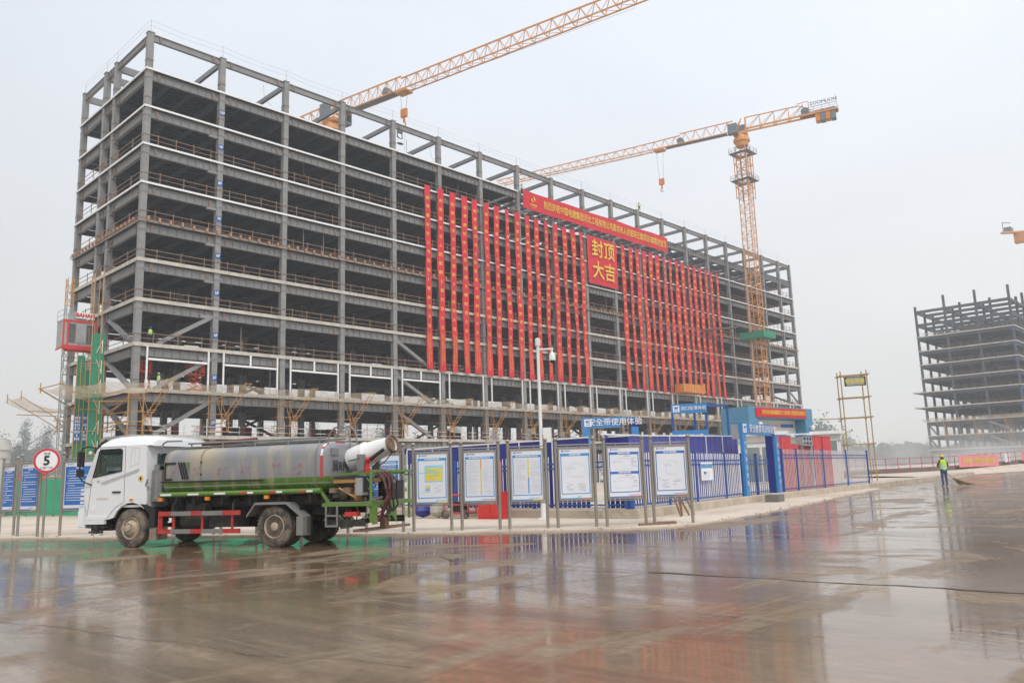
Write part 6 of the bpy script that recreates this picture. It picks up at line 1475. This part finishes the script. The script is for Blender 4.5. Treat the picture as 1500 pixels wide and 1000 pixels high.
b = MB(); b.bar((6.55, .1, .36), (6.95, 2.0, .38), .18, .06); b.bar((6.75, 1.0, .40), (6.75, 1.0, .6), .06); b.link('rear_bumper', railm, tr)
MB().box(6.78, .85, .38, 6.92, 1.05, .62).link('wood_chock', woodm, tr)
rnd = random.Random(31); b = MB()
for i in range(46):
    x, y, z = rnd.uniform(5.85, 6.95), rnd.uniform(.06, 1.2), rnd.uniform(1.02, 1.62); b.k = rnd.choice([0, 0, 1, 2])
    if rnd.random() < .5: s_ = rnd.uniform(.03, .12); b.box(x, y, z, x+s_*1.5, y+s_, z+s_)
    else: b.tube((x, y, z), (x+rnd.uniform(-.25, .25), y+rnd.uniform(-.1, .1), z+rnd.uniform(-.2, .25)), rnd.uniform(.01, .03), 6)
for i in range(16):
    x, y = rnd.uniform(5.8, 6.9), rnd.uniform(.1, 1.0); b.k = rnd.choice([0, 1]); b.path([(x, y, .95), (x+rnd.uniform(-.15, .15), y, .8), (x+rnd.uniform(-.3, .3), y, .6)], .015, 5)
inst('pump_fitting', b.mesh('pump_fitting', undm, railm, gmetal), tr, kind='stuff')
# mist cannon
A_, B_ = Vector((5.80, 1.2, 2.02)), Vector((7.02, 1.05, 2.38)); ax = (B_-A_)
cn = inst('mist_cannon', MB().lathe([(0, .20), (.02, .29), (.12, .31), (.45, .30), (.50, .30), (.52, .285), (ax.length*.96, .205), (ax.length, .21), (ax.length, .17), (ax.length*.8, .16), (ax.length*.8, .02)], A_, ax, 36).mesh('mist_cannon', whitep), tr)
b = MB(); b.lathe([(.46, .31), (.50, .318), (.54, .31)], A_, ax, 36); b.link('barrel_band', whitep, cn)
b = MB(); b.lathe([(ax.length*.97, .225), (ax.length*1.0, .235), (ax.length*1.03, .225), (ax.length*1.03, .19), (ax.length*.97, .19)], A_, ax, 30)
for i in range(18):
    a = 2*math.pi*i/18; u = ax.normalized(); p = u.orthogonal().normalized(); q = u.cross(p); c = A_+u*ax.length*1.03+(p*math.cos(a)+q*math.sin(a))*.205; b.tube(c, c+u*.05, .018, 6)
b.link('nozzle_ring', railm, cn)
b = MB(); b.box(6.22, .72, 1.72, 6.42, .80, 2.15); b.box(6.22, 1.50, 1.72, 6.42, 1.58, 2.15); b.box(6.1, .72, 1.68, 6.5, 1.58, 1.75); b.link('cannon_yoke', gmetal, tr)
b = MB(); b.lathe([(0, .09), (.08, .09), (.10, .06), (.25, .06)], (6.50, .75, 1.72), (0, 0, 1), 14); b.bar((6.48, .72, 1.95), (6.68, .72, 2.06), .07, .09); b.ball((6.55, .68, 2.02), .065, 8); b.link('elevation_motor', redm, tr)
MB().tube((6.62, .68, 2.02), (6.95, .75, 2.25), .045, 8).link('hydraulic_ram', blackm, tr); b = MB(); b.path([(7.1, .95, 2.2), (6.95, .8, 1.95), (6.7, .7, 1.78)], .014, 5); b.path([(5.95, .8, 2.0), (6.3, .72, 2.05)], .014, 5); b.link('control_cable', blackm, tr)

# ================================================================== people
def skin_mesh(name, verts, edges, radii, m, levels=2):
    me = bpy.data.meshes.new(name); me.from_pydata(verts, edges, []); o = bpy.data.objects.new(name, me); COL.objects.link(o)
    md = o.modifiers.new('s', 'SKIN'); md.use_smooth_shade = True
    for v, r_ in zip(me.skin_vertices[0].data, radii): v.radius = r_ if isinstance(r_, tuple) else (r_, r_)
    me.skin_vertices[0].data[0].use_root = True
    sb = o.modifiers.new('d', 'SUBSURF'); sb.levels = levels; sb.render_levels = levels
    dg = bpy.context.evaluated_depsgraph_get(); dg.update(); out = bpy.data.meshes.new_from_object(o.evaluated_get(dg)); out.name = name; out.materials.clear(); out.materials.append(m)
    bpy.data.objects.remove(o); return out
def person(label, loc, rz, H=1.75, pose='stand', helmet=helmy, top=maroon, legs=denim, group=None, lv=2, tool=None):
    k = H/1.75; t = thing('person', label, 'person', loc, rz, group); t.scale = (k, k, k)
    # faces +y; x to its right
    J = dict(pel=(0, 0, .96), sp=(0, .01, 1.15), ch=(0, .01, 1.34), nk=(0, .02, 1.50), hd=(0, .04, 1.60), ht=(0, .04, 1.70),
             sR=(.18, 0, 1.42), eR=(.25, -.03, 1.14), wR=(.27, .12, .93), hR=(.27, .17, .87), sL=(-.18, 0, 1.42), eL=(-.27, -.03, 1.15), wL=(-.25, .12, .98), hL=(-.24, .17, .93),
             hipR=(.095, 0, .90), kR=(.11, .03, .50), aR=(.11, -.02, .09), tR=(.12, .14, .04), hipL=(-.095, 0, .90), kL=(-.11, .02, .50), aL=(-.12, -.03, .09), tL=(-.13, .13, .04))
    if pose == 'sweep': J.update(eR=(.30, .06, 1.17), wR=(.22, .26, 1.02), hR=(.20, .31, 1.0), eL=(-.30, .05, 1.18), wL=(-.12, .27, 1.10), hL=(-.07, .31, 1.09), hd=(.01, .09, 1.59), ht=(.01, .10, 1.69), nk=(0, .05, 1.49))
    if pose == 'reach': J.update(eR=(.34, .1, 1.50), wR=(.40, .25, 1.68), hR=(.41, .30, 1.74), eL=(-.30, .08, 1.2), wL=(-.22, .28, 1.25), hL=(-.20, .33, 1.26))
    rad = dict(pel=(.15, .11), sp=(.135, .10), ch=(.165, .11), nk=.055, hd=(.078, .095), ht=(.07, .085), sR=.06, eR=.043, wR=.030, hR=.034, hipR=.088, kR=.060, aR=.042, tR=.036)
    for a in ('s', 'e', 'w', 'h', 'hip', 'k', 'a', 't'): rad[a+'L'] = rad[a+'R']
    def sk(name, keys, edges, m, grow=0, parent=t):
        idx = {q: i for i, q in enumerate(keys)}
        rr_ = [tuple(c+grow for c in rad[q]) if isinstance(rad[q], tuple) else (rad[q]+grow,)*2 for q in keys]
        return inst(name, skin_mesh(name, [J[q] for q in keys], [(idx[a], idx[c]) for a, c in edges], rr_, m, lv), parent)
    Ks = list(J); Ed = [('pel', 'sp'), ('sp', 'ch'), ('ch', 'nk'), ('nk', 'hd'), ('hd', 'ht'), ('ch', 'sR'), ('sR', 'eR'), ('eR', 'wR'), ('wR', 'hR'), ('ch', 'sL'), ('sL', 'eL'), ('eL', 'wL'), ('wL', 'hL'), ('pel', 'hipR'), ('hipR', 'kR'), ('kR', 'aR'), ('aR', 'tR'), ('pel', 'hipL'), ('hipL', 'kL'), ('kL', 'aL'), ('aL', 'tL')]
    body = sk('body', Ks, Ed, skin)
    sk('jacket', ['sp', 'ch', 'nk', 'sR', 'eR', 'wR', 'sL', 'eL', 'wL', 'pel'], [('pel', 'sp'), ('sp', 'ch'), ('ch', 'sR'), ('sR', 'eR'), ('eR', 'wR'), ('ch', 'sL'), ('sL', 'eL'), ('eL', 'wL'), ('ch', 'nk')], top, .013)
    sk('trousers', ['pel', 'hipR', 'kR', 'aR', 'hipL', 'kL', 'aL'], [('pel', 'hipR'), ('hipR', 'kR'), ('kR', 'aR'), ('pel', 'hipL'), ('hipL', 'kL'), ('kL', 'aL')], legs, .016)
    sk('boots', ['aR', 'tR'], [('aR', 'tR')], blackm, .012); sk('boots', ['aL', 'tL'], [('aL', 'tL')], blackm, .012)
    # open-sided vest as a shaped shell
    def torso(z, gx, gy, n=20, yo=.01): return [(gx*math.copysign(abs(math.cos(2*math.pi*i/n))**.8, math.cos(2*math.pi*i/n)), yo+gy*math.copysign(abs(math.sin(2*math.pi*i/n))**.9, math.sin(2*math.pi*i/n)), z) for i in range(n)]
    v = inst('vest', MB().loft([torso(.93, .205, .160), torso(1.05, .200, .155), torso(1.20, .195, .150), torso(1.36, .205, .150), torso(1.45, .175, .125), torso(1.505, .10, .085)]).mesh('vest', vestm), t)
    for z in (1.04, 1.17): MB().loft([torso(z-.026, .2055, .1605), torso(z+.026, .2035, .1585)], cap=False).link('reflective_band', reflm, v)
    b = MB(); hx, hy, hz = J['ht']; b.loft([[(hx+(r_+(.03 if j == 0 else 0))*math.cos(a_), hy+(r_*1.12+(.03 if j == 0 else 0))*math.sin(a_)+(.02 if j == 0 else 0), hz+z_-.02) for a_ in [2*math.pi*i/20 for i in range(20)]] for j, (z_, r_) in enumerate(((.0, .125), (.012, .118), (.05, .114), (.09, .095), (.115, .06), (.122, .012)))]); b.link('helmet', helmet, t)
    hx, hy, hz = J['hd']; b = MB(); b.ball((hx, hy-.025, hz+.03), .105, 12, (.95, 1.0, 1.1)); b.link('hair', blackm, t)
    b = MB(); b.ball((hx, hy+.085, hz+.02), .016, 6, (1, 1.4, 1.3)); b.box(hx-.022, hy+.08, hz-.045, hx+.022, hy+.09, hz-.035); b.ball((hx-.033, hy+.078, hz+.045), .01, 6); b.ball((hx+.033, hy+.078, hz+.045), .01, 6); b.link('face_feature', skin, body)
    if lv > 1:      # fingers
        for s in 'RL':
            b = MB(); h = Vector(J['h'+s]); d = (Vector(J['h'+s])-Vector(J['w'+s])).normalized(); sd_ = d.cross(Vector((0, 0, 1))).normalized(); up_ = sd_.cross(d)
            for i in range(4): p = h+d*.03+up_*(.024-.016*i); q = p+d*(.035-.004*abs(i-1)); b.tube(p, q, .0085, 5); b.tube(q, q-sd_*.03*(1 if s == 'R' else -1)+d*.005, .008, 5)
            p = h+up_*.03; b.tube(p, p+d*.03+up_*.012, .0095, 5); b.link('hand', skin, body)
    return t
sw = person('worker in yellow helmet and hi-vis vest seen from behind, sweeping the wet road', (24.89, -68.64, .004), R(-48), 1.98, 'sweep')
b = MB(); b.tube((0, 0, 1.18), (.95, .15, .42), .016, 7)
hd_ = Vector((.90, .15, .46)); rnd = random.Random(2)
for i in range(60):
    e_ = Vector((1.75+rnd.uniform(-.45, .55), .25+rnd.uniform(-.12, .12), .02+rnd.uniform(0, .06))); m_ = hd_.lerp(e_, .55)+Vector((0, 0, -.05)); s_ = hd_+Vector((rnd.uniform(-.04, .04), rnd.uniform(-.03, .03), rnd.uniform(-.04, .04)))
    b.path([s_, m_, e_], .012, 4)
bro = b.link('broom', straw, loc=(25.05, -68.32, .006), rot=(0, 0, R(-48))); bro.scale = (1.05, 1.05, 1.05)
tag(bro, 'long brushwood broom held slanting down to the right by the sweeping worker', 'broom')
person('worker in blue helmet and hi-vis vest at the slab edge by the corner column', (1.35, -.05, ZS[2]+.26), R(175), 1.75, 'stand', helmb, navy, navy, lv=1)
person('worker in a hi-vis vest partly hidden behind the safety net by the red lift', (2.6, .3, ZS[1]+.26), R(120), 1.75, 'stand', whitep, navy, navy, lv=1)
person('worker in hi-vis vest at the roof edge above the left end of the wide banner', (60.3, .3, ZS[9]+.1), R(190), 1.75, 'reach', helmy, vestm, navy, lv=1)
person('worker in hi-vis vest standing on the roof beam above the wide banner', (93.4, .0, ZTOP+.05), R(120), 1.75, 'stand', helmy, vestm, navy, lv=1)

# ================================================================== haze
hm_ = bpy.data.materials.new('haze_air'); hm_.use_nodes = True; N = hm_.node_tree.nodes; L = hm_.node_tree.links; N.clear()
o = N.new('ShaderNodeOutputMaterial'); v = N.new('ShaderNodeVolumePrincipled'); v.inputs['Color'].default_value = (.86, .92, .98, 1); v.inputs['Density'].default_value = HAZE; v.inputs['Anisotropy'].default_value = .25
L.new(v.outputs[0], o.inputs['Volume'])
tag(MB().box(-150, -260, -1.2, 800, 540, 92).link('haze', hm_), 'pale even haze filling the air over the whole site', 'haze', kind='stuff')
